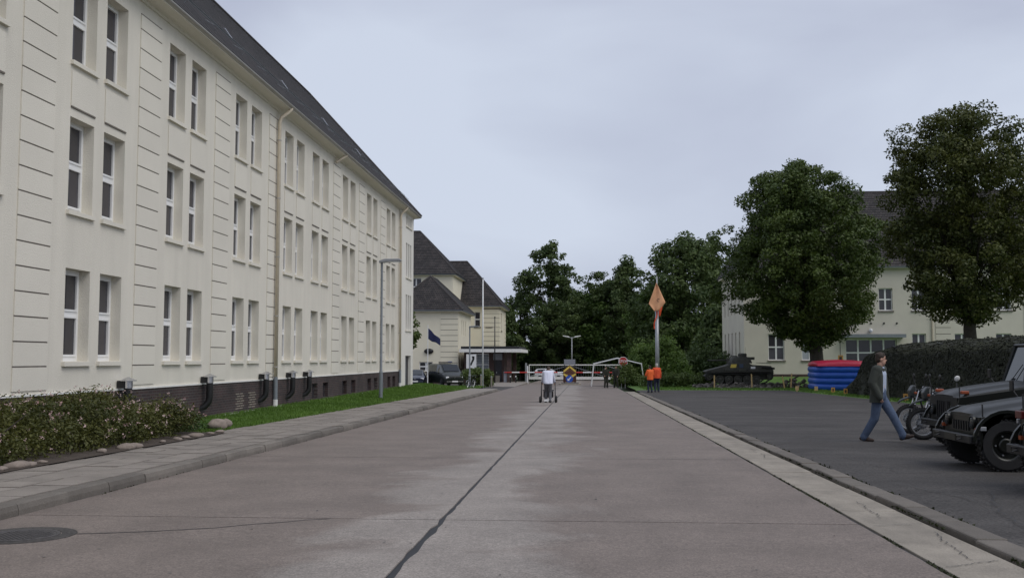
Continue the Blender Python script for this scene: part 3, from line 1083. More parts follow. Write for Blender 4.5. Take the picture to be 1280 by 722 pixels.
for y in (18.5, 26.5, 33.0, 39.5, 46, 53):
    b0 = Vector((FX + .52, y, 10.66)) + sln * 2.4
    MB().tube([b0 + nrm * .05, b0 + nrm * .1 + sln * .45, b0 + nrm * .05 + sln * .5], .02, 5).build('roof_hook', 'chrome', rf)
for y in (26.0, 31.0):
    c = Vector((FX + .52, y, 10.66)) + sln * 4.4
    rot = Matrix(((0, sln.x, nrm.x), (1, sln.y, nrm.y), (0, sln.z, nrm.z))).to_4x4()
    MB().cbox(c + nrm * .06, (.7, .9, .14), rot).build('roof_hatch', 'tar', rf)


def downpipe(y, mat_low=True):
    pts = [(FX + .455, y + .35, 10.55), (FX + .40, y + .3, 10.42), (FX + .17, y + .03, 10.12), (FX + .13, y, 9.95), (FX + .13, y, .85)]
    o = MB().tube(pts, .065, 10).build('downpipe', 'beigepipe', lb, smooth=True)
    mb = MB()
    for z in (9.3, 7.2, 5.1, 3.0, 1.2):
        mb.lathe([(.066, -.02), (.078, -.02), (.078, .02), (.066, .02)], Matrix.Translation((FX + .13, y, z)), 10, closed=True)
        mb.box(FX, FX + .08, y - .012, y + .012, z - .012, z + .012)
    mb.build('clamps', 'zinc', o, kind='stuff')
    MB().tube([(FX + .13, y, .85), (FX + .13, y, .06)], .075, 10).build('standpipe', 'greypipe', o)
    MB().tube([(FX + .13, y, .06), (FX + .13, y, -.32)], .085, 10).build('pipe_base', 'ledge', o)


for y in (34.75, 58.7):
    downpipe(y)
MB().tube([(FX + .455, 43.6, 10.55), (FX + .30, 43.3, 10.35), (FX + .1, 43.1, 10.15)], .06, 8).build('downpipe', 'beigepipe', lb)

# black vent pipes along the plinth
for i, y in enumerate((23.04, 28.22, 33.36, 36.48, 38.71)):
    v = wthing('vent_pipe', ['black vent pipe with steel cap rising from behind the shrub', 'black vent pipe on the brick plinth just beyond the shrub',
               'black vent pipe beside the beige downpipe', 'black vent pipe on the plinth, first after the downpipe', 'black vent pipe on the plinth, farthest of the five'][i], 'vent', (FX + .2, y, .2), 'vent pipes along the brick plinth')
    x = FX + .24
    MB().tube([(x - .26, y - .1, .06), (x - .12, y - .06, .12), (x - .02, y, .26), (x, y, .40), (x, y, .86)], .095, 12).build('pipe', 'black', v, smooth=True, sharp=50)
    MB().lathe([(.10, .80), (.103, .80), (.103, .98), (.10, .98)], Matrix.Translation((x, y, 0)), 14, closed=True).build('collar', 'chrome', v)
    MB().lathe([(.02, 1.04), (.19, .97), (.19, .985), (.02, 1.065)], Matrix.Translation((x, y, 0)), 14).build('cap', 'chrome', v)
    MB().box(FX + .02, x - .05, y - .12, y - .08, .80, .98).build('bracket', 'black', v)

# ------------------------------------------------------------------ other buildings
def cross_window(w, h, nx=2, split=0.5, fw=0.08, pane='glass'):
    m = MB()
    m.box(-.06, 0, 0, fw, 0, h); m.box(-.06, 0, w - fw, w, 0, h)
    m.box(-.06, 0, fw, w - fw, 0, fw); m.box(-.06, 0, fw, w - fw, h - fw, h)
    xs = [w * i / nx for i in range(nx + 1)]
    for x in xs[1:-1]:
        m.box(-.06, .012, x - .07, x + .07, fw, h - fw)
    zc = h * split
    m.box(-.058, .008, fw, w - fw, zc - .06, zc + .06)
    fr = m.mesh('window'); fr.materials.append(M['white'])
    panes = []
    for i in range(nx):
        for (a, b) in ((fw, zc - .06), (zc + .06, h - fw)):
            q = MB().box(-.045, -.035, xs[i] + (.0 if i == 0 else .07) + (fw if i == 0 else 0), xs[i + 1] - (fw if i == nx - 1 else .07), a, b).mesh('pane')
            q.materials.append(M[pane]); panes.append(q)
    sl = MB().box(.05, .26, -.08, w + .08, -.14, -.01).mesh('sill'); sl.materials.append(M['kerb'])
    return fr, panes, sl


CW = {}


def put_window(parent, x, y, z0, w, h, face, depth=.18, pane='glass', nx=2, sill=True, split=0.5):
    key = (round(w, 2), round(h, 2), nx, pane, split)
    if key not in CW:
        CW[key] = cross_window(w, h, nx, split, pane=pane)
    fr, panes, sl = CW[key]
    if face == '-y':
        o = inst('window', fr, parent, (x, y + depth, z0), (0, 0, -math.pi / 2))
    elif face == '+x':
        o = inst('window', fr, parent, (x - depth, y, z0))
    else:      # '-x'
        o = inst('window', fr, parent, (x + depth, y + w, z0), (0, 0, math.pi))
    for q in panes:
        inst('pane', q, o)
    if sill:
        inst('sill', sl, o)
    return o


def plain_walls(mb, x0, x1, y0, y1, z0, z1, skip=''):
    if 'f' not in skip: mb.quad((x0, y0, z0), (x1, y0, z0), (x1, y0, z1), (x0, y0, z1))
    if 'b' not in skip: mb.quad((x1, y1, z0), (x0, y1, z0), (x0, y1, z1), (x1, y1, z1))
    if 'l' not in skip: mb.quad((x0, y1, z0), (x0, y0, z0), (x0, y0, z1), (x0, y1, z1))
    if 'r' not in skip: mb.quad((x1, y0, z0), (x1, y1, z0), (x1, y1, z1), (x1, y0, z1))
    return mb


def eaves(parent, x0, x1, y0, y1, z, o=.35, m='stucco2'):
    mb = MB()
    mb.box(x0 - o, x1 + o, y0 - o, y0 + .02, z - .12, z + .04); mb.box(x0 - o, x1 + o, y1 - .02, y1 + o, z - .12, z + .04)
    mb.box(x0 - o, x0 + .02, y0 + .021, y1 - .021, z - .119, z + .039); mb.box(x1 - .02, x1 + o, y0 + .021, y1 - .021, z - .119, z + .039)
    mb.build('cornice', m, parent)
    g = MB()
    g.tube([(x0 - o - .03, y0 - o - .04, z + .02), (x1 + o + .04, y0 - o - .04, z + .02), (x1 + o + .04, y1 + o, z + .02)], .08, 6)
    g.build('gutter', 'greypipe', parent)


def rust_blocks(parent, x, y, z0, z1, w, face, m='stucco_y', step=.56):
    z = z0
    while z < z1 - .2:
        mb = MB()
        if face == '-y':
            mb.box(x, x + w, y - .04, y - .002, z, z + step - .05)
        else:
            mb.box(x + .002, x + .04, y, y + w, z, z + step - .05)
        mb.build('rustication_block', m, parent)
        z += step
    mb = MB()
    if face == '-y':
        mb.box(x + .01, x + w - .01, y - .01, y - .001, z0, z1)
    else:
        mb.box(x + .001, x + .01, y + .01, y + w - .01, z0, z1)
    mb.build('joint_backing', 'joint', parent)


# --- beige building behind the trees on the right
RX0, RX1, RY0, RY1 = 14.16, 62.0, 90.0, 104.0
rb = wthing('barracks_building', 'two storey beige building with steep dark roof behind the two big trees on the right', 'building', (30, RY0, -.1))
gw = [(16.24, 1.42), (19.15, 1.42), (28.67, 1.2), (32.3, 1.3), (35.8, 1.3), (40.6, 1.3), (44.0, 1.3), (48.8, 1.3), (53, 1.3)]
uw = [(16.3, 1.2), (19.6, 1.2), (22.7, 1.2), (25.89, 1.2), (28.71, 1.2), (32.3, 1.3), (35.9, 1.3), (40.6, 1.3), (44.0, 1.3), (48.8, 1.3), (53, 1.3)]
hs = []
for x, w in gw:
    hs.append((x - RX0, x + w - RX0, 1.34 + .3, 3.67 + .3))
for x, w in uw:
    hs.append((x - RX0, x + w - RX0, 5.69 + .3, 7.67 + .3))
hs.append((22.95 - RX0, 27.35 - RX0, .35, 3.2 + .3))
mb = MB()
holed(mb, (RX0, RY0, -.3), (1, 0, 0), (0, 0, 1), (0, -1, 0), RX1 - RX0, 9.5 + .3, hs, .18)
sw = [(92.3, .7), (94.6, .7), (96.9, .7), (99.2, .7), (101.5, .7)]
shs = []
for y, w in sw:
    for a, b in ((1.0, 3.9), (5.6, 8.0)):
        shs.append((RY1 - y - w, RY1 - y, a + .3, b + .3))
holed(mb, (RX0, RY1, -.3), (0, -1, 0), (0, 0, 1), (-1, 0, 0), RY1 - RY0, 9.8, shs, .2)
plain_walls(mb, RX0, RX1, RY0, RY1, -.3, 9.5, 'fl')
mb.build('wall', 'stucco_r', rb, recalc=False)
MB().box(RX0 - .03, RX1, RY0 - .03, RY0 - .001, -.4, .12).build('plinth', 'brickg', rb)
for x, w in gw:
    put_window(rb, x, RY0, 1.34, w, 2.33, '-y', pane='glasspale' if 19 < x < 20 else 'glass')
for x, w in uw:
    put_window(rb, x, RY0, 5.69, w, 1.98, '-y')
for y, w in sw:
    for a, b in ((1.0, 3.9), (5.6, 8.0)):
        put_window(rb, RX0, y, a, w, b - a, '-x', nx=1, sill=False)
# glazed entrance with flat canopy
put_window(rb, 22.95, RY0, .05, 4.4, 3.15, '-y', nx=4, split=.62, sill=False)
MB().box(22.6, 27.9, RY0 - .9, RY0 - .01, 3.32, 3.62).build('entrance_canopy', 'greypipe', rb)
for i in range(5):
    MB().lathe([(.07, 0), (.09, .05), (.04, .1)], Matrix.Translation((22.95 + i * 1.11, RY0, 4.58)) @ Matrix.Rotation(math.pi / 2, 4, 'X'), 8).build('wall_bolt', 'black', rb)
MB().ball((25.11, RY0 - .15, 3.95), .17).build('wall_lamp', 'lampglass', rb, smooth=True)
MB().tube([(30.4, RY0 - .09, 9.3), (30.4, RY0 - .09, -.1)], .07, 8).build('downpipe', 'beigepipe', rb)
for x in (30.7, 38.2):
    rust_blocks(rb, x, RY0, .3, 9.2, 1.3, '-y', 'stucco_r')
eaves(rb, RX0, RX1, RY0, RY1, 9.5, m='stucco_r')
hip_roof(rb, RX0 - .4, RX1 + .4, RY0 - .45, RY1 + .4, 9.56, 17.35, 'x', 4.2, 4.2, .34)

# --- low yellow wing in front of the gatehouse
b2 = wthing('yellow_wing', 'low yellow building with pointed hipped roof behind the parked van', 'building', (-16.3, 102, -1.2))
AX0, AX1, AY0, AY1 = -19.8, -12.84, 102.0, 113.0
mb = MB()
snar = [(104.4, .55), (106.0, .55), (107.6, .55)]
shs = [(y - AY0, y + w - AY0, 3.9 + 1.2, 5.5 + 1.2) for y, w in snar] + [(103.6 - AY0, 104.3 - AY0, .4 + 1.2, 2.1 + 1.2)]
holed(mb, (AX1, AY0, -1.2), (0, 1, 0), (0, 0, 1), (1, 0, 0), AY1 - AY0, 7.6, shs, .15)
fh = [(-16.9 - AX0, -15.5 - AX0, .2 + 1.2, 1.15 + 1.2)]
holed(mb, (AX0, AY0, -1.2), (1, 0, 0), (0, 0, 1), (0, -1, 0), AX1 - AX0, 7.6, fh, .15)
plain_walls(mb, AX0, AX1, AY0, AY1, -1.2, 6.4, 'fr')
mb.build('wall', 'stucco_y', b2, recalc=False)
for y, w in snar:
    put_window(b2, AX1, y, 3.9, w, 1.6, '+x', nx=1, sill=False, depth=.12)
put_window(b2, AX1, 103.6, .4, .7, 1.7, '+x', nx=1, sill=False, depth=.12)
put_window(b2, -16.9, AY0, .2, 1.4, .95, '-y', depth=.12)
rust_blocks(b2, -14.7, AY0, -.6, 6.1, 1.8, '-y')
MB().box(AX0, AX1 + .03, AY0 - .03, AY0 - .001, -1.3, -.35).build('plinth', 'brickg', b2)
MB().ball((-15.9, AY0 - .1, 2.25), (.5, .15, .28)).build('wall_lamp', 'black', b2, smooth=True)
eaves(b2, AX0, AX1, AY0, AY1, 6.4, .4, 'stucco_y')
hip_roof(b2, AX0 - .5, AX1 + .5, AY0 - .5, AY1 + .5, 6.46, 10.25, 'y', 3.9, 3.0, .3)

# --- tall yellow block behind it
b1 = wthing('yellow_block', 'tall yellow building with big hipped roof seen above the low wing', 'building', (-28, 116, -1.2))
mb = MB()
bwin = [(-20.3, 1.3), (-24, 1.3), (-27.5, 1.3), (-31, 1.3)]
holed(mb, (-44, 116, -1.2), (1, 0, 0), (0, 0, 1), (0, -1, 0), 44 - 15.3, 12.5, [(x + 44, x + w + 44, 8.9 + 1.2, 10.9 + 1.2) for x, w in bwin], .15)
plain_walls(mb, -44, -15.3, 116, 128, -1.2, 11.3, 'f')
mb.build('wall', 'stucco_y', b1, recalc=False)
for x, w in bwin:
    put_window(b1, x, 116, 8.9, w, 2.0, '-y')
eaves(b1, -44, -15.3, 116, 128, 11.3, .35, 'stucco_y')
hip_roof(b1, -44.4, -14.8, 115.5, 128.5, 11.36, 17.2, 'x', 5.4, 5.4, .32)

# --- yellow house behind the gatehouse
b3 = wthing('yellow_house', 'two storey yellow house with hipped roof behind the brick gatehouse', 'building', (-16, 123, -1.4))
CX0, CX1, CY0, CY1 = -25.0, -10.44, 123.0, 133.0
mb = MB()
cw = [(-13.5, .72), (-12.05, .72), (-17, .72), (-19, .72)]
holed(mb, (CX0, CY0, -1.4), (1, 0, 0), (0, 0, 1), (0, -1, 0), CX1 - CX0, 9.3, [(x - CX0, x + w - CX0, 5.4 + 1.4, 7.25 + 1.4) for x, w in cw], .15)
holed(mb, (CX1, CY0, -1.4), (0, 1, 0), (0, 0, 1), (1, 0, 0), CY1 - CY0, 9.3, [(2.6, 3.9, 5.0 + 1.4, 7.2 + 1.4)], .15)
plain_walls(mb, CX0, CX1, CY0, CY1, -1.4, 7.9, 'fr')
mb.build('wall', 'stucco_y', b3, recalc=False)
for x, w in cw:
    put_window(b3, x, CY0, 5.4, w, 1.85, '-y', nx=1)
put_window(b3, CX1, CY0 + 2.6, 5.0, 1.3, 2.2, '+x')
rust_blocks(b3, CX1 - 2.1, CY0, 2.0, 7.7, 2.1, '-y')
rust_blocks(b3, CX1, CY0 + .1, 2.0, 7.7, 1.6, '+x')
rust_blocks(b3, CX1, CY1 - 1.8, 2.0, 7.7, 1.6, '+x')
eaves(b3, CX0, CX1, CY0, CY1, 7.9, .4, 'stucco_y')
hip_roof(b3, CX0 - .5, CX1 + .5, CY0 - .5, CY1 + .5, 7.96, 14.0, 'x', 4.8, 5.1, .3)

# --- brick gatehouse with flat canopy
gh = wthing('gatehouse', 'dark brick gatehouse with flat white edged canopy beside the barrier', 'building', (-10, 104, -1.1))
GX0, GX1, GY0, GY1 = -12.2, -8.1, 101.5, 112.0
mb = MB()
holed(mb, (GX0, GY0, -1.3), (1, 0, 0), (0, 0, 1), (0, -1, 0), GX1 - GX0, 3.6, [(.25, .75, 1.6, 3.2), (1.25, 2.55, 1.1, 3.3), (3.2, 3.85, .25, 2.6)], .12)
plain_walls(mb, GX0, GX1, GY0, GY1, -1.3, 2.3, 'f')
mb.build('wall', 'brickg', gh, recalc=False)
put_window(gh, GX0 + .25, GY0, .3, .5, 1.6, '-y', nx=1, depth=.1)
o = put_window(gh, GX0 + 1.25, GY0, -.2, 1.3, 2.2, '-y', nx=2, pane='glasspale', depth=.1)
sl = MB()
for i in range(8):
    sl.box(GX0 + 1.28, GX0 + 2.52, GY0 + .04, GY0 + .06, -.1 + i * .26, -.04 + i * .26)
sl.build('blind_slats', 'greypipe', gh)
d = MB().box(GX0 + 3.2, GX0 + 3.85, GY0 + .1, GY0 + .14, -1.06, 1.3).build('door', 'darkdoor', gh)
MB().box(GX0 + 3.28, GX0 + 3.36, GY0 + .05, GY0 + .1, .0, .16).build('handle', 'chrome', d)
MB().box(-12.5, -6.3, 99.8, GY1 + .3, 2.12, 2.45).build('canopy', 'ledge', gh)
MB().box(-12.35, -6.5, 100, GY1 + .1, 2.452, 2.72).build('canopy_roof', 'tar', gh)
MB().box(-7.75, -7.35, 100.4, 100.8, -1.2, 2.118).build('pillar', 'brickg', gh)
MB().box(-7.75, -7.35, 108.4, 108.8, -1.2, 2.118).build('pillar', 'brickg', gh)
MB().box(-9.2, -8.3, GY0 - .08, GY0 - .002, 1.35, 2.0).build('lamp_box', 'signboard', gh)

# ------------------------------------------------------------------ trees and planting
def tree(name, label, loc, prof, trunk_r, trunk_top, nclump, per, lsize, leafm, seed, off=(0, 0), clump_r=(.6, 1.15), group=None, lump=.16, limbs=12, inner=.35, shell=.62, gapf=0.0):
    """prof: list of (height above base, crown radius)"""
    rg = np.random.default_rng(seed)
    t = thing(name, label, 'tree', loc, 0, group)
    zs = np.array([p[0] for p in prof]); rs = np.array([p[1] for p in prof])
    C = []; Rr = []
    wts = rs + .15
    cdf_z = np.linspace(zs[0], zs[-1], 200); rr = np.interp(cdf_z, zs, rs); cd = np.cumsum(rr + .2); cd /= cd[-1]
    tries = 0
    while len(C) < nclump and tries < nclump * 6:
        tries += 1
        z = np.interp(rg.random(), cd, cdf_z)
        a = rg.random() * 2 * math.pi
        rad = np.interp(z, zs, rs)
        rad *= 1 + lump * 2 * mnoise.noise((math.cos(a) * 1.3 + seed, math.sin(a) * 1.3, z * .35))
        if gapf and mnoise.noise((math.cos(a) * 2 + seed * 3, math.sin(a) * 2, z * .5 + 7)) < -0.35 + gapf * .3:
            continue
        q = rg.random()
        fr = shell + (1 - shell) * rg.random() if q > inner else rg.random() * shell
        cr_ = rg.uniform(*clump_r) * (.75 if fr > .9 else 1)
        fr_r = max(0.0, rad * fr - cr_ * .55)
        C.append((off[0] * z / zs[-1] + math.cos(a) * fr_r, off[1] * z / zs[-1] + math.sin(a) * fr_r, z))
        Rr.append(cr_)
    C = np.array(C); Rr = np.array(Rr)
    k = np.maximum(20, (per * (Rr / np.mean(Rr)) ** 2).astype(int))
    P, Nn = clump_points(C, Rr, k, rg, .75)
    Nn += (P - np.array([0, 0, zs[-1] * .5])) * .04
    link('crown', leaves('crown', P, Nn, np.full(len(P), lsize), rg), leafm, t)
    mb = MB()
    zt = trunk_top
    pts = [(0, 0, -.3), (.02, 0, .0), (.0, 0, .6), (.05, .03, zt * .4), (-.03, .02, zt * .75), (off[0] * .3, off[1] * .3, zt)]
    top = zs[-1] * .82
    pts += [(off[0] * .6, off[1] * .6, lerp(zt, top, .5)), (off[0] * .9, off[1] * .9, top)]
    mb.tube(pts, [trunk_r * 1.55, trunk_r * 1.25, trunk_r * 1.02, trunk_r * .95, trunk_r * .9, trunk_r * .8, trunk_r * .45, trunk_r * .1], 10)
    mb.build('trunk', 'bark', t, smooth=True)
    idx = rg.permutation(len(C))[:limbs * 3]
    mb = MB()
    for n_, i in enumerate(idx):
        c = C[i]
        zb = zt * .8 + (min(c[2], top) - zt * .8) * rg.uniform(.05, .55)
        zb = max(zt * .6, zb)
        base = Vector((off[0] * zb / zs[-1], off[1] * zb / zs[-1], zb)); tip = Vector(c)
        mid = base.lerp(tip, .5) + Vector((0, 0, .12 * (tip - base).length))
        r0 = trunk_r * (.42 if n_ < limbs else .2) * rg.uniform(.6, 1)
        mb.tube([base, mid, tip], [r0, r0 * .6, r0 * .15], 6)
    mb.build('limbs', 'bark', t, smooth=True)
    return t


def P_(seq, k=1.0):
    return [(a * k, b * k) for a, b in seq]


T1z = gr(17.6, 78)
tree('lime_tree', 'round crowned dark green lime tree standing behind the blue inflatable', (17.7, 78, T1z),
     [(3.3, 1.0), (4.2, 2.8), (5.4, 4.9), (7.2, 6.5), (9.6, 6.9), (11.8, 6.4), (14, 5.2), (16, 3.3), (17.2, 1.3)], .55, 3.8, 760, 135, .125, 'leaf_lime', 3, (-1.4, 0), (.5, 1.0), inner=.3, lump=.12)
T2z = gr(23, 63)
tree('lime_tree', 'tall dark lime tree with ragged top at the right edge behind the netted tent', (23.55, 63, T2z),
     [(3.9, .8), (4.6, 3.2), (6.0, 4.4), (8.2, 4.7), (10.5, 4.7), (12.5, 4.7), (14.2, 4.4), (15.8, 3.6), (17.0, 1.6)], .40, 4.6, 600, 130, .11, 'leaf_lime2', 8, (.0, 0), (.45, .9), inner=.3, lump=.2)

zf = rz(140) - .35
bgt = [  # x, y, height, radius, leaf material, seed, style
    (-4.9, 147, 20.8, 6.1, 'leaf_far', 21, 0, 'tall open crowned dark tree rising above the double street lamp'),
    (-9.5, 150, 15.5, 4.8, 'leaf_far', 22, 1, 'thin see-through tree beside the yellow house'),
    (1.8, 150, 17.0, 4.4, 'leaf_far', 23, 1, 'slim dark tree between the tallest tree and the bright green one'),
    (6.2, 146, 18.0, 5.0, 'leaf_far', 24, 0, 'dark tree with broken top just left of the orange flag'),
    (13.2, 132, 19.2, 7.6, 'leaf_far', 25, 2, 'broad round dark tree behind the orange flag'),
    (17.8, 140, 21.2, 5.0, 'leaf_far', 26, 1, 'feathery treetop looking out over the broad round tree'),
    (4.4, 150, 14.6, 5.6, 'leaf_far2', 27, 2, 'bright green bushy tree behind the field tent'),
    (10.6, 136, 13.2, 4.9, 'leaf_far2', 28, 2, 'mid green bushy tree behind the hedge and flag mast'),
    (-11.5, 142, 11.0, 4.2, 'leaf_far', 29, 0, 'low dark tree close behind the gatehouse canopy'),
    (-1.1, 158, 13.5, 6.6, 'leaf_far', 30, 2, 'dense dark tree directly behind the sliding gate'),
    (16.5, 112, 9.5, 4.0, 'leaf_far', 31, 2, 'shaded tree at the corner of the beige building'),
]
for (x, y, h, r, lm, sdd, st, lab) in bgt:
    z = rz(y) - .25
    if st == 0:
        pr = [(2.0, r * .6), (h * .3, r * .95), (h * .5, r), (h * .7, r * .8), (h * .87, r * .5), (h * .98, r * .16)]
        tree('broadleaf_tree', lab, (x, y, z), pr, .38, h * .28, 190, 85, .25, lm, sdd, clump_r=(.6, 1.25), lump=.3, inner=.3, limbs=14, gapf=.5)
    elif st == 1:
        pr = [(2.5, r * .5), (h * .4, r * .95), (h * .65, r), (h * .85, r * .6), (h * .98, r * .15)]
        tree('slender_tree', lab, (x, y, z), pr, .28, h * .3, 130, 60, .22, lm, sdd, clump_r=(.5, 1.0), lump=.35, inner=.35, limbs=16, gapf=.8)
    else:
        pr = [(.5, r * .8), (h * .2, r * 1.0), (h * .5, r), (h * .75, r * .84), (h * .9, r * .55), (h * .99, r * .14)]
        tree('bushy_tree', lab, (x, y, z), pr, .4, h * .25, 230, 120, .26, lm, sdd, clump_r=(.8, 1.6), lump=.2, inner=.2)

# small tree peeping round the far corner of the long building
tree('young_tree', 'small leafy tree peeping out past the far corner of the long building', (-12.95, 72.5, gl(-13, 72.5) - .1),
     [(2.4, .5), (3.2, 1.0), (4.6, 1.25), (5.6, .8), (6.3, .2)], .10, 2.2, 46, 50, .13, 'leaf_lime', 40, clump_r=(.3, .5), limbs=5)


def leafy(name, label, cat, x0, x1, y0, y1, zf_, h, n, lsize, leafm, seed, core=None, rough=.22, round_=.5, cl=(.22, .42), hf=None, group=None):
    rg = np.random.default_rng(seed)
    t = thing(name, label, cat, ((x0 + x1) / 2, (y0 + y1) / 2, zf_((x0 + x1) / 2, (y0 + y1) / 2)), 0, group)
    L = np.array(t.location)
    C = []; Rr = []
    nc = int(n / 60)
    for _ in range(nc):
        u, v = rg.random() * 2 - 1, rg.random() * 2 - 1
        x = (x0 + x1) / 2 + u * (x1 - x0) / 2 * .93; y = (y0 + y1) / 2 + v * (y1 - y0) / 2 * .95
        edge = max(abs(u) ** 3, abs(v) ** 3)
        top = h * (1 - round_ * edge) * (1 + rough * mnoise.noise((x * 1.1 + seed, y * 1.1, 0)))
        if hf: top *= hf(y)
        f = rg.random() ** .45
        C.append((x, y, zf_(x, y) + max(.05, top * f - .1))); Rr.append(rg.uniform(*cl))
    C = np.array(C) - L
    P, Nn = clump_points(C, Rr, [60] * nc, rg, .8)
    P[:, 2] = np.maximum(P[:, 2], .02)
    Nn[:, 2] += .3
    link('foliage', leaves('foliage', P, Nn, np.full(len(P), lsize), rg), leafm, t)
    if core:
        mb = MB()
        for _ in range(14):
            u, v = rg.random() * 2 - 1, rg.random() * 2 - 1
            a = Vector((u * (x1 - x0) * .3, v * (y1 - y0) * .42, -.05))
            mb.tube([a, a + Vector((rg.normal() * .12, rg.normal() * .12, h * .4)), a + Vector((rg.normal() * .3, rg.normal() * .3, h * .75))], [.02, .014, .006], 5)
        mb.build('stems', 'bark', t)
    return t, C, np.array(Rr)


zbed = lambda x, y: pz(x, y) + .03
sh, Cc, Rc = leafy('flowering_shrub', 'wide low shrub dotted with pale pink flowers on the bed beside the pavement', 'shrub', -10.75, -7.85, 10.8, 20.6, zbed, .98, 84000, .028, 'leaf_bush', 51, core=True, rough=.42, round_=.5, cl=(.16, .30), hf=lambda y: lerp(.60, .94, smooth01((y - 12.5) / 6.5)))
# flowers on the shell of the shrub
rg = np.random.default_rng(5)
fp = []
for _ in range(620):
    i = rg.integers(len(Cc)); d = rg.normal(size=3); d /= np.linalg.norm(d); d[2] = abs(d[2])
    d[0] = abs(d[0]) if rg.random() < .7 else d[0]
    fp.append(Cc[i] + d * Rc[i] * 1.12)
fp = np.array(fp)
fp = fp[fp[:, 2] > .1]
fp = np.repeat(fp, 7, axis=0) + rg.normal(size=(len(fp) * 7, 3)) * .018
fl = link('flowers', leaves('flowers', fp, np.tile([.5, -.4, .8], (len(fp), 1)), np.full(len(fp), .014), rg, aspect=.9), 'petal', sh)
fl['kind'] = 'stuff'
leafy('border_plant', 'low bright green border plant between the flowering shrub and the boulder', 'plant', -9.7, -8.3, 20.2, 22.0, zbed, .42, 7000, .035, 'leaf_fern', 52, rough=.3, cl=(.12, .2))

# edging stones along the bed
def stone(name, label, cat, loc, r, seed, m='stone', group=None):
    rg = random.Random(seed)
    bm = bmesh.new(); bmesh.ops.create_icosphere(bm, subdivisions=2, radius=1)
    for v in bm.verts:
        k = 1 + .28 * mnoise.noise(v.co * 1.3 + Vector((seed * 3.7, 0, 0))) + .12 * mnoise.noise(v.co * 3 + Vector((seed, 5, 0)))
        v.co = Vector((v.co.x * r[0], v.co.y * r[1], v.co.z * r[2])) * k
    me = bpy.data.meshes.new(name); bm.to_mesh(me); bm.free(); me.shade_smooth()
    o = link(name, me, m); o.location = loc; o.rotation_euler = (0, 0, rg.uniform(0, 6))
    o['label'] = label; o['category'] = cat
    if group: o['group'] = group
    return o


stone('boulder', 'pinkish boulder at the tip of the lawn next to the border plant', 'stone', (-8.15, 21.9, zbed(-8.1, 21.9) + .09), (.24, .17, .13), 1)
stone('boulder', 'small boulder leaning behind the pinkish one at the lawn tip', 'stone', (-8.2, 22.55, zbed(-8.2, 22.5) + .07), (.17, .14, .11), 2)
spots = [(12.9, .07), (13.25, .13), (13.5, .08), (13.85, .06), (15.7, .09), (16.5, .13), (16.75, .11), (17.9, .06), (18.5, .08), (18.95, .09), (19.5, .11), (20.2, .07), (20.8, .08)]
for i, (y, r) in enumerate(spots):
    word = ('first', 'second', 'third', 'fourth', 'fifth', 'sixth', 'seventh', 'eighth', 'ninth', 'tenth', 'eleventh', 'twelfth', 'thirteenth', 'fourteenth')[i]
    stone('edging_stone', f'{word} flat stone from the left in the row edging the shrub bed', 'stone', (-7.66 - .08 * rnd.random(), y, zbed(-7.7, y) + r * .12), (r * .9, r * 1.5, r * .5), 10 + i, group='flat stones edging the shrub bed')

# hedges by the gate
zg = lambda x, y: gr(x, y) - .05
leafy('hedge', 'clipped low hedge behind the two people in orange', 'hedge', 4.4, 10.6, 81, 83.5, zg, 1.25, 9000, .085, 'leaf_hedge', 61, rough=.08, round_=.25, cl=(.25, .4))
leafy('shrub', 'loose green shrub growing beside the field tent', 'shrub', 2.55, 4.6, 86.0, 88.5, zg, 1.75, 5000, .09, 'leaf_hedge', 62, rough=.35, round_=.5, cl=(.3, .45))
leafy('tall_shrub', 'tall dark shrub around the foot of the flag mast', 'shrub', 3.6, 9.2, 88, 92, zg, 3.9, 15000, .12, 'leaf_far2', 63, rough=.4, round_=.6, cl=(.4, .7))
leafy('hedge', 'dark clipped hedge in front of the gatehouse window', 'hedge', -10.2, -7.7, 83.5, 85.5, lambda x, y: rz(y), 1.55, 6000, .085, 'leaf_hedge', 64, rough=.08, round_=.15, cl=(.25, .38))
leafy('undergrowth', 'dark undergrowth under the trees behind the gate', 'undergrowth', -14, 20, 150, 154, lambda x, y: rz(y) - .4, 5.0, 22000, .3, 'leaf_far', 65, rough=.4, round_=.2, cl=(.9, 1.5))
leafy('shrubbery', 'dark shrubs in the shade left of the tank', 'shrub', 8.5, 14, 96, 101, zg, 2.6, 9000, .14, 'leaf_far', 66, rough=.4, round_=.4, cl=(.5, .8))

# ------------------------------------------------------------------ people
def remeshed(name, mb, voxel, m, parent, extra=None, smooth_it=4, cuts=()):
    me = mb.mesh(name)
    o = bpy.data.objects.new(name, me); COL.objects.link(o)
    r = o.modifiers.new('r', 'REMESH'); r.mode = 'VOXEL'; r.voxel_size = voxel
    s = o.modifiers.new('s', 'SMOOTH'); s.iterations = smooth_it; s.factor = .5
    dg = bpy.context.evaluated_depsgraph_get()
    me2 = bpy.data.meshes.new_from_object(o.evaluated_get(dg))
    bpy.data.objects.remove(o); bpy.data.meshes.remove(me)
    if extra is not None:
        bm = bmesh.new(); bm.from_mesh(me2)
        t = extra.mesh('x'); bm.from_mesh(t); bm.to_mesh(me2); bm.free()
    for co, no in cuts:
        bm = bmesh.new(); bm.from_mesh(me2)
        bmesh.ops.bisect_plane(bm, geom=bm.verts[:] + bm.edges[:] + bm.faces[:], plane_co=co, plane_no=no, clear_inner=True)
        bmesh.ops.holes_fill(bm, edges=[e for e in bm.edges if e.is_boundary], sides=0)
        bm.to_mesh(me2); bm.free()
    me2.name = name; me2.shade_smooth()
    return link(name, me2, m, parent)


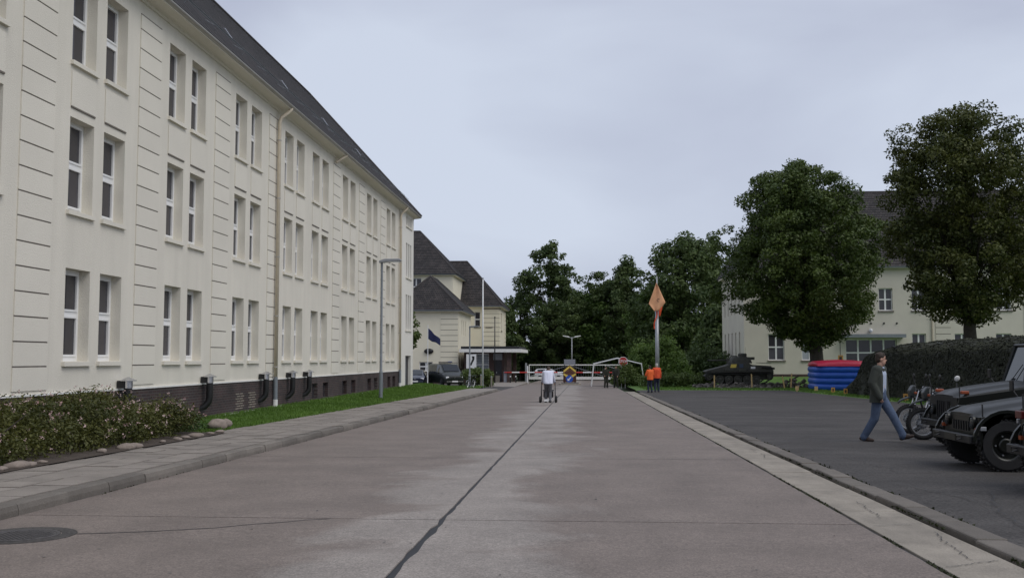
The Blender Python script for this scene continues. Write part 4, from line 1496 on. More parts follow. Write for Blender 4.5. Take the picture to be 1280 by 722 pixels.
def ik(a, b, l1, l2, hint):
    a, b = Vector(a), Vector(b); d = b - a; L = min(d.length, (l1 + l2) * .999)
    x = (l1 * l1 - l2 * l2 + L * L) / (2 * L); h = math.sqrt(max(0, l1 * l1 - x * x))
    dn = d.normalized(); hv = Vector(hint); hv = (hv - dn * hv.dot(dn)).normalized()
    return a + dn * x + hv * h


def person(label, loc, rotz, pose, mats, height=1.78, voxel=.016, bulk=1.0, hood=False, long_jacket=0.0, open_front=False, hair='hair', hairlen=0.0, cap=None):
    """local frame: faces +Y, z up, 1.78 m tall standing"""
    t = thing('person', label, 'person', loc, rotz, None, height / 1.78)
    lean = pose.get('lean', 0.0); hz = pose.get('hip', .93); hy = pose.get('hipy', 0)
    S = lambda z: Vector((0, hy + math.sin(lean) * (z - hz) if z > hz else hy, hz + (z - hz) * math.cos(lean) if z > hz else z))
    up = lambda x, y, z: S(z) + Vector((x, y, 0))
    feet = pose['feet']; hands = pose['hands']
    hd = S(1.60) + Vector((0, .03 + pose.get('headfwd', 0), 0.005 - pose.get('headdrop', 0)))
    ht = Matrix.Rotation(pose.get('headturn', 0), 4, 'Z') @ Matrix.Rotation(-pose.get('headnod', 0), 4, 'X')
    HP = lambda x, y, z: hd + (ht @ Vector((x, y, z)))
    hips = [Vector((s * .085, hy, hz)) for s in (-1, 1)]
    sho = [up(s * .175, 0, 1.42) for s in (-1, 1)]
    ank = [Vector((f[0], f[1], f[2] + .085)) for f in feet]
    knee = [ik(hips[i], ank[i], .44, .43, (0, 1, .1)) for i in (0, 1)]
    elb = [ik(sho[i], hands[i], .29, .26, pose.get('elbow', [(-.5, -1, 0), (.5, -1, 0)])[i]) for i in (0, 1)]
    b = MB()
    b.ball(HP(0, .0, .055), (.075, .093, .098), 14, 10, ht.to_3x3())
    b.ball(HP(0, .028, -.03), (.058, .064, .085), 12, 8, ht.to_3x3())
    b.capsule(HP(0, .082, .035), HP(0, .105, -.005), .010, .014, 8)
    b.ball(HP(0, .082, -.05), (.026, .012, .012), 8, 6)
    for s in (-1, 1):
        b.ball(HP(s * .076, -.01, .01), (.012, .022, .034), 8, 6)
    b.capsule(HP(0, -.02, -.07), up(0, 0, 1.40), .052, .062)
    b.capsule(up(-.07, 0, 1.05), up(-.09, 0, 1.32), .10, .10); b.capsule(up(.07, 0, 1.05), up(.09, 0, 1.32), .10, .10)
    b.capsule(sho[0], sho[1], .055, .055)
    b.capsule(hips[0], hips[1], .10, .10); b.capsule((0, hy, hz), up(0, 0, 1.1), .11, .11)
    ex = MB()
    for i in (0, 1):
        b.capsule(hips[i], knee[i], .075, .052); b.capsule(knee[i], ank[i], .05, .036)
        b.capsule(sho[i], elb[i], .047, .037)
        h = Vector(hands[i]); d = (h - elb[i]).normalized()
        b.capsule(elb[i], h, .037, .026)
        side = d.cross(Vector((1, 0, 0))); side = side.normalized() if side.length > .1 else Vector((0, 1, 0))
        palm = h + d * .075
        b.capsule(h, palm, .028, .034)
        curl = Vector((-1 if i else 1, 0, 0))
        for q, ln in zip((-1.5, -.5, .5, 1.5), (.062, .075, .078, .066)):
            r0 = palm + side * q * .017 + d * .015
            m_ = r0 + d * ln * .6; e_ = m_ + (d * .6 + curl * .8).normalized() * ln * .45
            ex.capsule(r0, m_, .0088, .008, 6); ex.capsule(m_, e_, .008, .007, 6)
        th0 = h + d * .03 + side * .028
        ex.capsule(th0, th0 + (side * .8 + d * .7).normalized() * .04, .0105, .009, 6)
        ex.capsule(th0 + (side * .8 + d * .7).normalized() * .04, th0 + (side * .5 + d * 1.4).normalized() * .068, .009, .007, 6)
    remeshed('body', b, min(voxel, .013), 'skin', t, ex, 3)
    if voxel < .016:
        for s in (-1, 1):
            MB().ball(HP(s * .031, .083, .03), .0095, 8, 6).build('eye', 'eye', t, smooth=True)
            MB().capsule(HP(s * .018, .092, .052), HP(s * .045, .086, .054), .005, .004, 6).build('eyebrow', hair, t)
        MB().capsule(HP(-.022, .090, -.05), HP(.022, .090, -.05), .004, .004, 6).build('lips', mat('lips', (.35, .14, .12), .5, 0), t)
    # hair
    hb = MB()
    hb.ball(HP(0, -.012, .078), (.084, .096, .092), 14, 9, ht.to_3x3())
    hb.ball(HP(0, -.055, .02), (.072, .058, .075 + hairlen), 12, 8, ht.to_3x3())
    for k in range(14):
        a = rnd.uniform(0, 6.28); hb.ball(HP(.06 * math.cos(a), -.01 + .07 * math.sin(a), .13 + rnd.uniform(-.02, .01)), .026, 8, 5)
    if not hood:
        remeshed('hair', hb, .012, hair, t, None, 2)
    if cap:
        cb = MB(); cb.ball(HP(0, -.005, .10), (.092, .104, .075), 14, 8, ht.to_3x3()); cb.ball(HP(0, .09, .075), (.06, .06, .012), 10, 6)
        remeshed('cap', cb, .012, cap, t, None, 2)
    # trousers
    tb = MB()
    w = .018 * bulk
    tb.capsule(hips[0], hips[1], .112 + w * .5, .112 + w * .5); tb.capsule((0, hy, hz + .02), up(0, 0, hz + .10), .118 + w, .115 + w)
    for i in (0, 1):
        kk = knee[i]; kb = kk.lerp(ank[i], .85)
        tb.capsule(hips[i], kk, .085 + w, .062 + w); tb.capsule(kk, ank[i].lerp(kk, .1), .062 + w, .050 + w)
        tb.capsule(ank[i].lerp(kk, .10), ank[i].lerp(kk, .02) - Vector((0, 0, .015)), .052 + w, .058 + w)
    remeshed('trousers', tb, voxel, mats['trousers'], t)
    # shoes
    for i in (0, 1):
        f = Vector(feet[i][:3]); tilt = feet[i][3] if len(feet[i]) > 3 else 0.0
        rot = Matrix.Translation(f + Vector((0, 0, .085))) @ Matrix.Rotation(tilt, 4, 'X')
        G = lambda x, y, z: rot @ Vector((x, y, z - .085))
        s_ = MB(); s_.capsule(G(0, -.05, .045), G(0, .09, .042), .044, .046); s_.capsule(G(0, .08, .035), G(0, .18, .030), .045, .030)
        s_.capsule(G(0, -.03, .05), G(0, 0, .11), .045, .045)
        remeshed('shoe', s_, .014, mats['shoes'], t, None, 2)
    # upper clothing
    jb = MB()
    g = .022 * bulk
    bot = hz - long_jacket
    if open_front:
        shb = MB()
        shb.capsule(up(-.055, .012, 1.0), up(-.07, .012, 1.33), .108, .106); shb.capsule(up(.055, .012, 1.0), up(.07, .012, 1.33), .108, .106)
        shb.capsule(up(-.05, .01, 1.40), up(.05, .01, 1.40), .062, .062)
        shb.capsule(up(-.025, .075, 1.455), up(-.04, .0, 1.475), .024, .024); shb.capsule(up(.025, .075, 1.455), up(.04, .0, 1.475), .024, .024)
        remeshed('shirt', shb, voxel, mats['shirt'], t)
        for s in (-1, 1):
            jb.capsule(up(s * .125, -.02, bot), up(s * .105, -.02, 1.34), .115 + g * .6, .100 + g * .4)
            jb.capsule(up(s * .165, .05, bot + .02), up(s * .12, .05, 1.30), .075, .065)
            jb.capsule(up(s * .17, .10, bot + .02), up(s * .115, .08, 1.37), .030, .026)
        jb.capsule(up(0, -.075, bot + .02), up(0, -.05, 1.36), .10, .085)
        jb.capsule(up(-.07, -.02, 1.46), up(.07, -.02, 1.46), .045, .045)
    else:
        for s in (-1, 1):
            jb.capsule(up(s * .075, 0, bot + .03), up(s * .09, 0, 1.33), .125 + g, .115 + g)
        jb.capsule(up(0, .02, bot + .05), up(0, .02, 1.3), .12 + g, .11 + g); jb.capsule(up(0, -.035, bot - .05), up(0, -.03, 1.34), .115 + g, .105 + g)
        jb.capsule(up(-.05, -.01, 1.455), up(.05, -.01, 1.455), .06, .06)
    jb.capsule(sho[0], sho[1], .068 + g, .068 + g)
    for i in (0, 1):
        h = Vector(hands[i]); d = (h - elb[i]).normalized()
        jb.capsule(sho[i], elb[i], .064 + g, .052 + g); jb.capsule(elb[i], h + d * pose.get('sleeve', -.01), .052 + g, .044 + g * .7)
    if hood:
        jb.ball(HP(0, -.02, .05), (.10, .11, .13), 12, 8); jb.capsule(HP(0, -.05, -.05), up(0, -.09, 1.38), .09, .08)
    remeshed(mats.get('upper_name', 'jacket'), jb, voxel, mats['upper'], t, cuts=[((0, 0, bot), (0, 0, 1))])
    return t


person('man in dark green jacket and blue jeans walking across the yard towards the motorcycles', (6.03, 21.1, rz(21.1) + .03), R(-124),
       dict(hip=.885, lean=.03, feet=[(-.02, .44, .05, .32), (.06, -.30, .0, -.05)], hands=[(-.25, .06, .84), (.235, .06, .92)], headturn=R(32),
            elbow=[(-.6, -1, 0), (.7, -1, 0)], sleeve=.05),
       dict(trousers='jeans', shoes='shoe', upper='jacket', shirt='shirt'), 1.83, .0125, 1.25, long_jacket=.11, open_front=True)
person('hunched person in white hoodie pushing a walker down the road', (-1.62, 45.0, rz(45)), 0,
       dict(hip=.88, lean=.42, feet=[(-.11, .14, 0), (.10, -.12, 0)], hands=[(-.27, .52, .92), (.27, .52, .92)], headfwd=.10, headdrop=.06, headnod=R(35)),
       dict(trousers='greytr', shoes='black', upper='hoodie', upper_name='hoodie'), 1.74, .018, 1.15, long_jacket=.02)
person('person in orange jacket with bare dark head, left of the two by the hedge', (4.12, 63.4, rz(63) + .03), R(20),
       dict(hip=.93, feet=[(-.10, .05, 0), (.10, -.04, 0)], hands=[(-.20, .28, 1.08), (.2, .3, 1.05)]),
       dict(trousers='darkjeans', shoes='black', upper='orangejacket'), 1.70, .018, .75, long_jacket=.10)
person('grey haired person in orange red jacket, right of the two by the hedge', (4.62, 64.6, rz(64) + .03), R(8),
       dict(hip=.93, feet=[(-.10, .0, 0), (.12, .06, 0)], hands=[(-.26, .12, .90), (.26, .14, .9)]),
       dict(trousers='darkjeans', shoes='black', upper='orangejacket2'), 1.84, .018, .8, long_jacket=.08, hair='hairg')
person('person in dark field uniform standing left of the pair at the field tent', (1.72, 80.4, rz(80)), R(195),
       dict(hip=.93, feet=[(-.11, .02, 0), (.10, 0, 0)], hands=[(-.18, .22, 1.0), (.2, .2, 1.0)]),
       dict(trousers='camo', shoes='black', upper='camo'), 1.74, .02, 1.3, long_jacket=.08, cap='camo')
person('person in dark field uniform standing right of the pair near the shrub', (2.55, 80.6, rz(80)), R(150),
       dict(hip=.93, feet=[(-.17, .05, 0), (.15, 0, 0)], hands=[(-.25, .20, .95), (.22, .26, 1.02)]),
       dict(trousers='camo', shoes='black', upper='camo'), 1.80, .02, 1.4, long_jacket=.08, cap='camo')

# walker in front of the hunched person
wk = thing('rollator', 'black four wheeled walker pushed by the person in the white hoodie', 'walker', (-1.62, 45.22, rz(45.2)))
for s in (-1, 1):
    fr = MB()
    fr.tube([(s * .31, -.32, .12), (s * .31, -.1, .55), (s * .31, .18, .90), (s * .31, .34, .92)][::1], .016, 6)
    fr.tube([(s * .31, .42, .12), (s * .31, .22, .6), (s * .31, .1, .84)], .016, 6)
    fr.tube([(s * .31, -.14, .5), (s * .31, .27, .5)], .014, 6)
    fr.build('side_frame', 'black', wk)
    for y in (-.32, .42):
        w = MB().lathe([(.05, -.045), (.125, -.045), (.14, 0), (.125, .045), (.05, .045)], Matrix.Translation((s * .35, y, .14)) @ Matrix.Rotation(math.pi / 2, 4, 'Y'), 14, closed=True).build('wheel', 'rubber', wk)
        MB().lathe([(.01, -.02), (.06, -.02), (.06, .02), (.01, .02)], Matrix.Translation((s * .35, y, .14)) @ Matrix.Rotation(math.pi / 2, 4, 'Y'), 10).build('hub', 'greypipe', w)
    MB().tube([(s * .31, .28, .915), (s * .31, .42, .92)], .024, 8).build('grip', 'rubber', wk)
MB().box(-.25, .25, -.02, .28, .52, .56).build('seat', 'black', wk)
MB().box(-.22, .22, .05, .38, .22, .50).build('basket', 'black', wk)
MB().box(-.17, .17, -.36, -.34, .06, .16).build('plate', 'white', wk)


# ------------------------------------------------------------------ wheels, jeeps, motorcycles
M['amber'] = mat('dull_amber', (.28, .06, .02), .45, .1, 9)


def wheel(parent, c, r, w, side, tyre='rubber', rim='olive', n=28, rimr=.56):
    """axle along local y; side = +1/-1 direction of the outer face"""
    rot = Matrix.Translation(c) @ Matrix.Rotation(-math.pi / 2 * side, 4, 'X')
    wl = MB().lathe([(r * rimr, -w * .5), (r * .9, -w * .5), (r * .985, -w * .36), (r, -w * .1), (r, w * .1), (r * .985, w * .36), (r * .9, w * .5), (r * rimr * 1.06, w * .5), (r * rimr, w * .42)], rot, n, closed=True).build('wheel', tyre, parent, smooth=True, sharp=40)
    MB().lathe([(.012, -w * .3), (r * rimr * 1.01, -w * .45), (r * rimr * 1.01, w * .46), (r * rimr * .92, w * .40), (r * rimr * .84, w * .12), (r * rimr * .55, w * .10), (r * rimr * .5, w * .30), (r * rimr * .42, w * .36), (.012, w * .36)], rot, n).build('rim', rim, wl, smooth=True, sharp=30)
    tr = MB()
    for k in range(34):
        a = 2 * math.pi * k / 34
        m = rot @ Matrix.Rotation(a, 4, 'Z') @ Matrix.Translation((r * .995, 0, 0))
        tr.box(-.008, .012, -.014, .014, -w * .46, -w * .05, m)
        m = rot @ Matrix.Rotation(a + .09, 4, 'Z') @ Matrix.Translation((r * .995, 0, 0))
        tr.box(-.008, .012, -.014, .014, w * .05, w * .46, m)
    tr.build('tread', tyre, wl)
    nb = MB()
    for k in range(5):
        a = 2 * math.pi * k / 5
        nb.lathe([(.012, 0), (.012, w * .16)], rot @ Matrix.Rotation(a, 4, 'Z') @ Matrix.Translation((r * rimr * .68, 0, w * .1)), 6)
    nb.build('wheel_nuts', 'steel', wl, kind='stuff')
    return wl


def arch(xc, zc, r, x0, x1, n=10):
    return [(xc + r * math.cos(a), zc + r * math.sin(a)) for a in [math.pi * (1 - i / n) for i in range(n + 1)]]


def jeep(label, loc, rotz, hood_f=.86, hood_r=1.06, hood_len=1.25, W=1.52, front_lamp='round', indicators=False, top=1.86, grp=None, red=False):
    """local: forward +x with the front face at x=0, y to its left; ground z=0"""
    t = thing('jeep', label, 'jeep', loc, rotz, grp)
    hw = W / 2; xw1, xw2, wr = -.36, -2.38, .375
    L = -3.55; sill = .42
    belt = hood_r - .02
    # side panels with wheel arches
    prof = [(-.02, .50), (0, hood_f - .16), (-.02, hood_f - .05), (-hood_len, belt - .02), (-hood_len, belt), (L + .03, belt), (L, belt - .1), (L, .55)]
    under = [(L, sill + .06)] + arch(xw2, wr + .02, .46, 0, 0) + [(-.95, sill - .02)][:0] + arch(xw1, wr + .02, .45, 0, 0)
    under = [p for p in under if p[1] >= sill - .06]
    poly = prof + under
    poly = [(min(x, 0.0), z) for x, z in poly]
    for s in (-1, 1):
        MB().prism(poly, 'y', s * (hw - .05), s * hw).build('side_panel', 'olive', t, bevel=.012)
    # hull core between the panels
    c = MB()
    c.prism([(-.05, .52), (-.03, hood_f - .20), (-hood_len, belt - .10), (L + .04, belt - .12), (L + .04, .5), (-2.9, .45), (-1.0, .40)], 'y', -hw + .14, hw - .14)
    c.box(L + .01, -hood_len - .3, -hw + .045, hw - .045, .46, .60)
    c.build('tub', 'olive', t)
    # bonnet: gently crowned, raised centre
    rings = []
    for k in range(9):
        u = k / 8
        x = lerp(-.015, -hood_len, u); z = lerp(hood_f - .03, hood_r, u) + .015 * math.sin(u * math.pi)
        if k == 0:
            z -= .05
        ring = []
        for y_, dz in ((-hw + .005, -.055), (-hw + .02, -.02), (-hw + .09, .0), (-hw + .26, .012), (-hw + .32, .05), (0, .062), (hw - .32, .05), (hw - .26, .012), (hw - .09, 0), (hw - .02, -.02), (hw - .005, -.055)):
            ring.append((x, y_, z + dz))
        ring += [(x, hw - .02, z - .10), (x, -hw + .02, z - .10)]
        rings.append(ring)
    MB().ring_loft(rings).build('bonnet', 'olive', t, smooth=True, sharp=40)
    # front
    MB().box(-.03, .0, -hw + .05, hw - .05, .5, hood_f - .06).build('front_panel', 'olive', t)
    for k in range(7):
        y_ = -.30 + k * .10
        MB().box(.002, .018, y_ - .018, y_ + .018, .56, hood_f - .14).build('grille_slat', 'black', t)
    for s in (-1, 1):
        rot = Matrix.Translation((.0, s * (hw - .25), .70)) @ Matrix.Rotation(math.pi / 2, 4, 'Y')
        h = MB().lathe([(.01, 0), (.10, 0), (.10, .04), (.09, .045), (.085, .03)], rot, 18).build('headlight', 'olive', t)
        MB().lathe([(.084, .03), (.06, .045), (.01, .05)], rot, 18).build('lens', 'carglass', h, smooth=True)  # lens coloured dark to imitate a front lying in shadow
        if indicators:
            MB().cbox((-.16, s * (hw - .12), hood_f + .035), (.15, .08, .06)).build('indicator', 'amber', t, bevel=.015)
        else:
            MB().cbox((.02, s * (hw - .09), .60), (.05, .07, .05)).build('indicator', 'amber', t)
        # flares
        for xc in (xw1, xw2):
            fa = [(xc + .455 * math.cos(a), wr + .02 + .455 * math.sin(a)) for a in [math.pi * (.97 - .94 * i / 12) for i in range(13)]]
            fb = [(xc + .50 * math.cos(a), wr + .02 + .50 * math.sin(a)) for a in [math.pi * (.03 + .94 * i / 12) for i in range(13)]]
            MB().prism(fa + fb, 'y', s * (hw + .002), s * (hw + .05)).build('wheel_arch', 'olive', t)
        wheel(t, (xw1, s * (hw - .09), wr), wr, .19, s)
        wheel(t, (xw2, s * (hw - .09), wr), wr, .19, s)
        # door, handle, hinge
        d = MB().box(-2.05, -hood_len - .08, s * (hw + .001), s * (hw + .014), .50, belt - .03).build('door', 'olive', t, bevel=.01)
        MB().cbox((-1.93, s * (hw + .03), belt - .14), (.14, .03, .03)).build('handle', 'black', d)
        # mirror
        mr = MB().tube([(-hood_len + .1, s * hw, belt + .0), (-hood_len + .14, s * (hw + .12), belt + .13)], .01, 6).build('mirror_arm', 'black', t)
        MB().cbox((-hood_len + .14, s * (hw + .16), belt + .20), (.03, .13, .17)).build('mirror', 'black', mr, bevel=.01)
        # rod width markers and lamp on the wing
        MB().tube([(-.04, s * (hw - .03), hood_f - .05), (-.04, s * (hw - .03), hood_f + .13)], .011, 6).build('width_marker', 'black', t)
        MB().cbox((-.02, s * (hw + .02), hood_f - .22), (.09, .045, .06)).build('side_lamp', 'steel', t, bevel=.01)
        MB().box(L + .1, -hood_len + .02, s * (hw - .03), s * (hw - .005), belt + .006, belt + .04).build('side_rail', 'olive', t)
    # bumper
    bp = MB().prism([(.06, .40), (.17, .40), (.17, .52), (.06, .52)], 'y', -hw - .02, hw + .02).build('bumper', 'black', t, bevel=.015)
    for s in (-1, 1):
        MB().tube([(.10, s * .35, .45), (.02, s * .35, .45), (-.3, s * .35, .46)], .035, 8).build('bumper_bracket', 'black', bp)
        MB().tube([(.17, s * .45, .46), (.24, s * .45, .44), (.24, s * .45, .50), (.17, s * .45, .49)], .012, 6).build('tow_hook', 'black', bp)
    MB().box(.172, .176, -.22, .22, .41, .51).build('number_plate', 'olive', bp)  # plate given the dark body colour to imitate the shaded front
    if red:
        MB().cbox((.03, hw - .10, hood_f - .13), (.06, .18, .10)).build('red_lamp', 'redl', t, bevel=.01)
        MB().cbox((.03, -hw + .10, hood_f - .13), (.06, .18, .10)).build('red_lamp', 'redl', t, bevel=.01)
    if indicators:
        ms_ = MB().tube([(-.50, -hw + .05, hood_f), (-.55, -hw - .04, hood_f + .17)], .011, 6).build('mirror_stem', 'black', t)
        MB().lathe([(.005, -.01), (.05, -.01), (.06, 0), (.055, .008), (.005, .01)], Matrix.Translation((-.56, -hw - .05, hood_f + .26)) @ Matrix.Rotation(R(70), 4, 'X') @ Matrix.Rotation(R(12), 4, 'Y'), 18).build('round_mirror', 'white', ms_, smooth=True)  # mirror face painted white in place of the reflected sky
    # windscreen and canvas top
    wx0, wx1 = -hood_len - .02, -hood_len - .30
    wm = MB()
    zt = top
    for y_ in (-hw + .03, hw - .03):
        wm.tube([(wx0, y_, belt), (wx1, y_, zt - .03)], .03, 8)
    for u in (.03, .97):
        wm.tube([(lerp(wx0, wx1, u), -hw + .03, lerp(belt, zt - .03, u)), (lerp(wx0, wx1, u), hw - .03, lerp(belt, zt - .03, u))], .03, 8)
    ws = wm.build('windscreen_frame', 'olive', t)
    MB().quad((wx0 - .01, -hw + .06, belt + .02), (wx0 - .01, hw - .06, belt + .02), (wx1 - .01, hw - .06, zt - .05), (wx1 - .01, -hw + .06, zt - .05)).build('pane', 'carglass', ws)
    for s in (-1, 1):
        MB().tube([(wx0 + .03, s * .3, belt + .03), (wx0 - .12, s * .05, belt + .38)], .008, 5).build('wiper', 'black', ws)
    ct = MB()
    rings = []
    for x, dz in ((wx1 - .02, 0), (wx1 - .6, .03), (wx1 - 1.2, .02), (L + .12, -.02), (L + .03, -.12)):
        rings.append([(x, -hw + .02, belt + .045), (x, -hw + .06, zt + dz - .14), (x, -hw + .2, zt + dz - .02), (x, 0, zt + dz + .02), (x, hw - .2, zt + dz - .02), (x, hw - .06, zt + dz - .14), (x, hw - .02, belt + .045)])
    ct.ring_loft(rings).build('canvas_top', 'canvas', t, smooth=True, sharp=50)
    for s in (-1, 1):
        MB().quad((wx0 - .16, s * (hw - .012), belt + .06), (-2.0, s * (hw - .012), belt + .06), (-2.0, s * (hw - .055), zt - .22), (wx1 - .06, s * (hw - .055), zt - .22)).build('side_window', 'carglass', t)
    MB().tube([(xw1, -hw + .1, wr), (xw1, hw - .1, wr)], .05, 8).build('front_axle', 'black', t)
    MB().tube([(xw2, -hw + .1, wr), (xw2, hw - .1, wr)], .05, 8).build('rear_axle', 'black', t)
    MB().tube([(L - .1, 0, .95), (L - .02, 0, .95)], .36, 24).build('spare_wheel', 'rubber', t)
    return t


YZ = lambda y: rz(y) + .03
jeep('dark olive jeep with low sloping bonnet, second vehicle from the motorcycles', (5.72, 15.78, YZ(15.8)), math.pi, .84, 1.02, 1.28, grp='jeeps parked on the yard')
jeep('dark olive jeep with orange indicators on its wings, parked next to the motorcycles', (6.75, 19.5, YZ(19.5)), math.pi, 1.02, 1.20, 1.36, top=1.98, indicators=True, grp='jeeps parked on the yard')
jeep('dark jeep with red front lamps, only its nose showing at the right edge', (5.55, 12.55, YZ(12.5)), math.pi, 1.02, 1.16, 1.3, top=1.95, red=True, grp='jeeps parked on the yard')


def motorcycle(label, loc, rotz, plastic, steer=0.0, grp='motorcycles parked beside the jeeps'):
    """local: forward +x, origin under the front axle"""
    t = thing('motorcycle', label, 'motorcycle', loc, rotz, grp)
    r = .33; wb = 1.40

    def bwheel(x):
        rot = Matrix.Translation((x, 0, r)) @ Matrix.Rotation(math.pi / 2, 4, 'X')
        prof = [(r - .045 + .045 * math.cos(a), .045 * math.sin(a)) for a in [2 * math.pi * i / 10 for i in range(10)]]
        wl = MB().lathe(prof, rot, 36, closed=True).build('wheel', 'rubber', t, smooth=True)
        kn = MB()
        for k in range(40):
            a = 2 * math.pi * k / 40
            for s in (-1, 0, 1):
                kn.box(-.004, .012, -.012, .012, s * .022 - .009, s * .022 + .009, rot @ Matrix.Rotation(a + s * .05, 4, 'Z') @ Matrix.Translation((r - abs(s) * .006, 0, 0)))
        kn.build('knobs', 'rubber', wl)
        MB().lathe([(r - .105, -.022), (r - .085, -.025), (r - .085, .025), (r - .105, .022)], rot, 32, closed=True).build('rim', 'steel', wl)
        MB().lathe([(.012, -.05), (.06, -.05), (.07, -.03), (.07, .03), (.06, .05), (.012, .05)], rot, 18).build('hub', 'steel', wl)
        sp = MB()
        for k in range(28):
            a = 2 * math.pi * k / 28; b = a + (.5 if k % 2 else -.5); s = .03 if k % 4 < 2 else -.03
            sp.tube([rot @ Vector((.065 * math.cos(a), .065 * math.sin(a), s)), rot @ Vector(((r - .10) * math.cos(b), (r - .10) * math.sin(b), 0))], .0035, 4)
        sp.build('spokes', 'greypipe', wl)
        MB().lathe([(.075, .062), (.12, .062), (.12, .067), (.075, .067)], rot, 20, closed=True).build('brake_disc', 'chrome', wl)
    bwheel(0); bwheel(-wb)
    for s in (-1, 1):
        f = MB().tube([(0, s * .09, r), (-.10, s * .09, .66)], .027, 8).build('fork_leg', 'black', t)
        MB().tube([(-.10, s * .09, .66), (-.20, s * .09, .98)], .019, 8).build('stanchion', 'chrome', f)
    # high front mudguard
    rings = []
    for k in range(9):
        u = k / 8; x = lerp(.26, -.28, u); z = .74 + .10 * math.sin(u * math.pi * .8) + (-.03 if k == 0 else 0); w = lerp(.05, .075, math.sin(u * math.pi))
        rings.append([(x, -w, z - .03), (x, -w * .6, z), (x, 0, z + .012), (x, w * .6, z), (x, w, z - .03), (x, 0, z - .006)])
    MB().ring_loft(rings).build('mudguard', plastic, t, smooth=True)
    hl = MB().lathe([(.02, -.10), (.07, -.07), (.09, 0), (.085, .015)], Matrix.Translation((-.06, 0, .93)) @ Matrix.Rotation(math.pi / 2, 4, 'Y'), 18).build('headlamp', 'black', t)
    MB().lathe([(.083, .012), (.05, .03), (.005, .035)], Matrix.Translation((-.06, 0, .93)) @ Matrix.Rotation(math.pi / 2, 4, 'Y'), 18).build('lens', 'lampglass', hl, smooth=True)
    MB().prism([(-.02, .84), (.0, .98), (-.08, 1.10), (-.14, 1.10), (-.12, .84)], 'y', -.10, .10).build('headlamp_cowl', plastic, t, bevel=.02)
    MB().tube([(-.30, -.38, 1.07), (-.26, -.28, 1.08), (-.21, -.10, 1.0), (-.21, .10, 1.0), (-.26, .28, 1.08), (-.30, .38, 1.07)], .012, 8).build('handlebar', 'black', t)
    for s in (-1, 1):
        MB().tube([(-.27, s * .31, 1.08), (-.31, s * .40, 1.07)], .018, 8).build('grip', 'rubber', t)
        MB().tube([(-.24, s * .26, 1.08), (-.18, s * .36, 1.05)], .007, 5).build('lever', 'chrome', t)
        a = MB().tube([(-.27, s * .25, 1.08), (-.25, s * .30, 1.20), (-.26, s * .34, 1.27)], .007, 5).build('mirror_stem', 'black', t)
        MB().lathe([(.005, -.014), (.05, -.012), (.062, 0), (.058, .006), (.005, .008)], Matrix.Translation((-.27, s * .36, 1.31)) @ Matrix.Rotation(-math.pi / 2, 4, 'Y'), 16).build('mirror', 'black', a, smooth=True)
        MB().cbox((-.10, s * .16, .93), (.06, .07, .05)).build('indicator', 'amber', t, bevel=.012)
        MB().tube([(-1.28, s * .10, .35), (-.85, s * .10, .42)], .022, 6).build('swingarm', 'black', t)
    rings = []
    for x, w, za, zb in ((-.24, .06, .86, .98), (-.36, .13, .82, 1.03), (-.52, .15, .80, 1.02), (-.68, .11, .80, .92), (-.76, .08, .80, .86)):
        rings.append([(x, -w * .8, za), (x, -w, (za + zb) / 2), (x, -w * .6, zb), (x, w * .6, zb), (x, w, (za + zb) / 2), (x, w * .8, za)])
    MB().ring_loft(rings).build('fuel_tank', plastic, t, smooth=True)
    rings = []
    for x, w, za, zb in ((-.66, .08, .80, .87), (-.85, .12, .79, .86), (-1.15, .13, .80, .87), (-1.45, .11, .83, .90), (-1.55, .08, .86, .90)):
        rings.append([(x, -w, za), (x, -w, zb - .02), (x, -w * .7, zb), (x, w * .7, zb), (x, w, zb - .02), (x, w, za)])
    MB().ring_loft(rings).build('seat', 'rubber', t, smooth=True)
    MB().prism([(-.35, .30), (-.45, .26), (-.85, .26), (-.90, .42), (-.75, .55), (-.60, .74), (-.45, .72), (-.40, .50)], 'y', -.12, .12).build('engine', 'track', t, bevel=.03)
    for z in (.56, .60, .64, .68):
        MB().box(-.66, -.40, -.14, .14, z, z + .012).build('cooling_fin', 'steel', t)
    MB().tube([(-.21, 0, .98), (-.30, 0, .62), (-.42, 0, .28), (-.80, 0, .25), (-.92, 0, .45), (-.80, 0, .78), (-.28, 0, .88)], .024, 8).build('frame', 'black', t)
    MB().tube([(-.80, 0, .78), (-1.55, 0, .82)], .02, 6).build('tail_frame', 'black', t)
    MB().tube([(-.42, .10, .60), (-.36, .13, .40), (-.60, .16, .30), (-1.0, .17, .45), (-1.45, .17, .62)], [.022, .022, .022, .045, .045], 8).build('exhaust', 'track', t, smooth=True)
    MB().prism([(-1.45, .86), (-1.85, .80), (-1.86, .76), (-1.45, .80)], 'y', -.08, .08).build('rear_mudguard', plastic, t)
    MB().cbox((-1.80, 0, .72), (.05, .10, .07)).build('tail_light', 'redl', t)
    MB().tube([(-.75, -.10, .28), (-.78, -.30, .012)], .012, 6).build('side_stand', 'black', t)
    return t


pl_ol = mat('motorcycle_grey_green', (0.03, 0.036, 0.036), 0.4, .1, 4)
motorcycle('dark trail motorcycle nearest the walking man, front wheel overlapping its neighbour', (7.08, 21.7, YZ(21.7)), math.pi - .05, pl_ol)
motorcycle('dark trail motorcycle parked farther back behind its twin', (7.5, 23.9, YZ(23.9)), math.pi + .06, pl_ol)

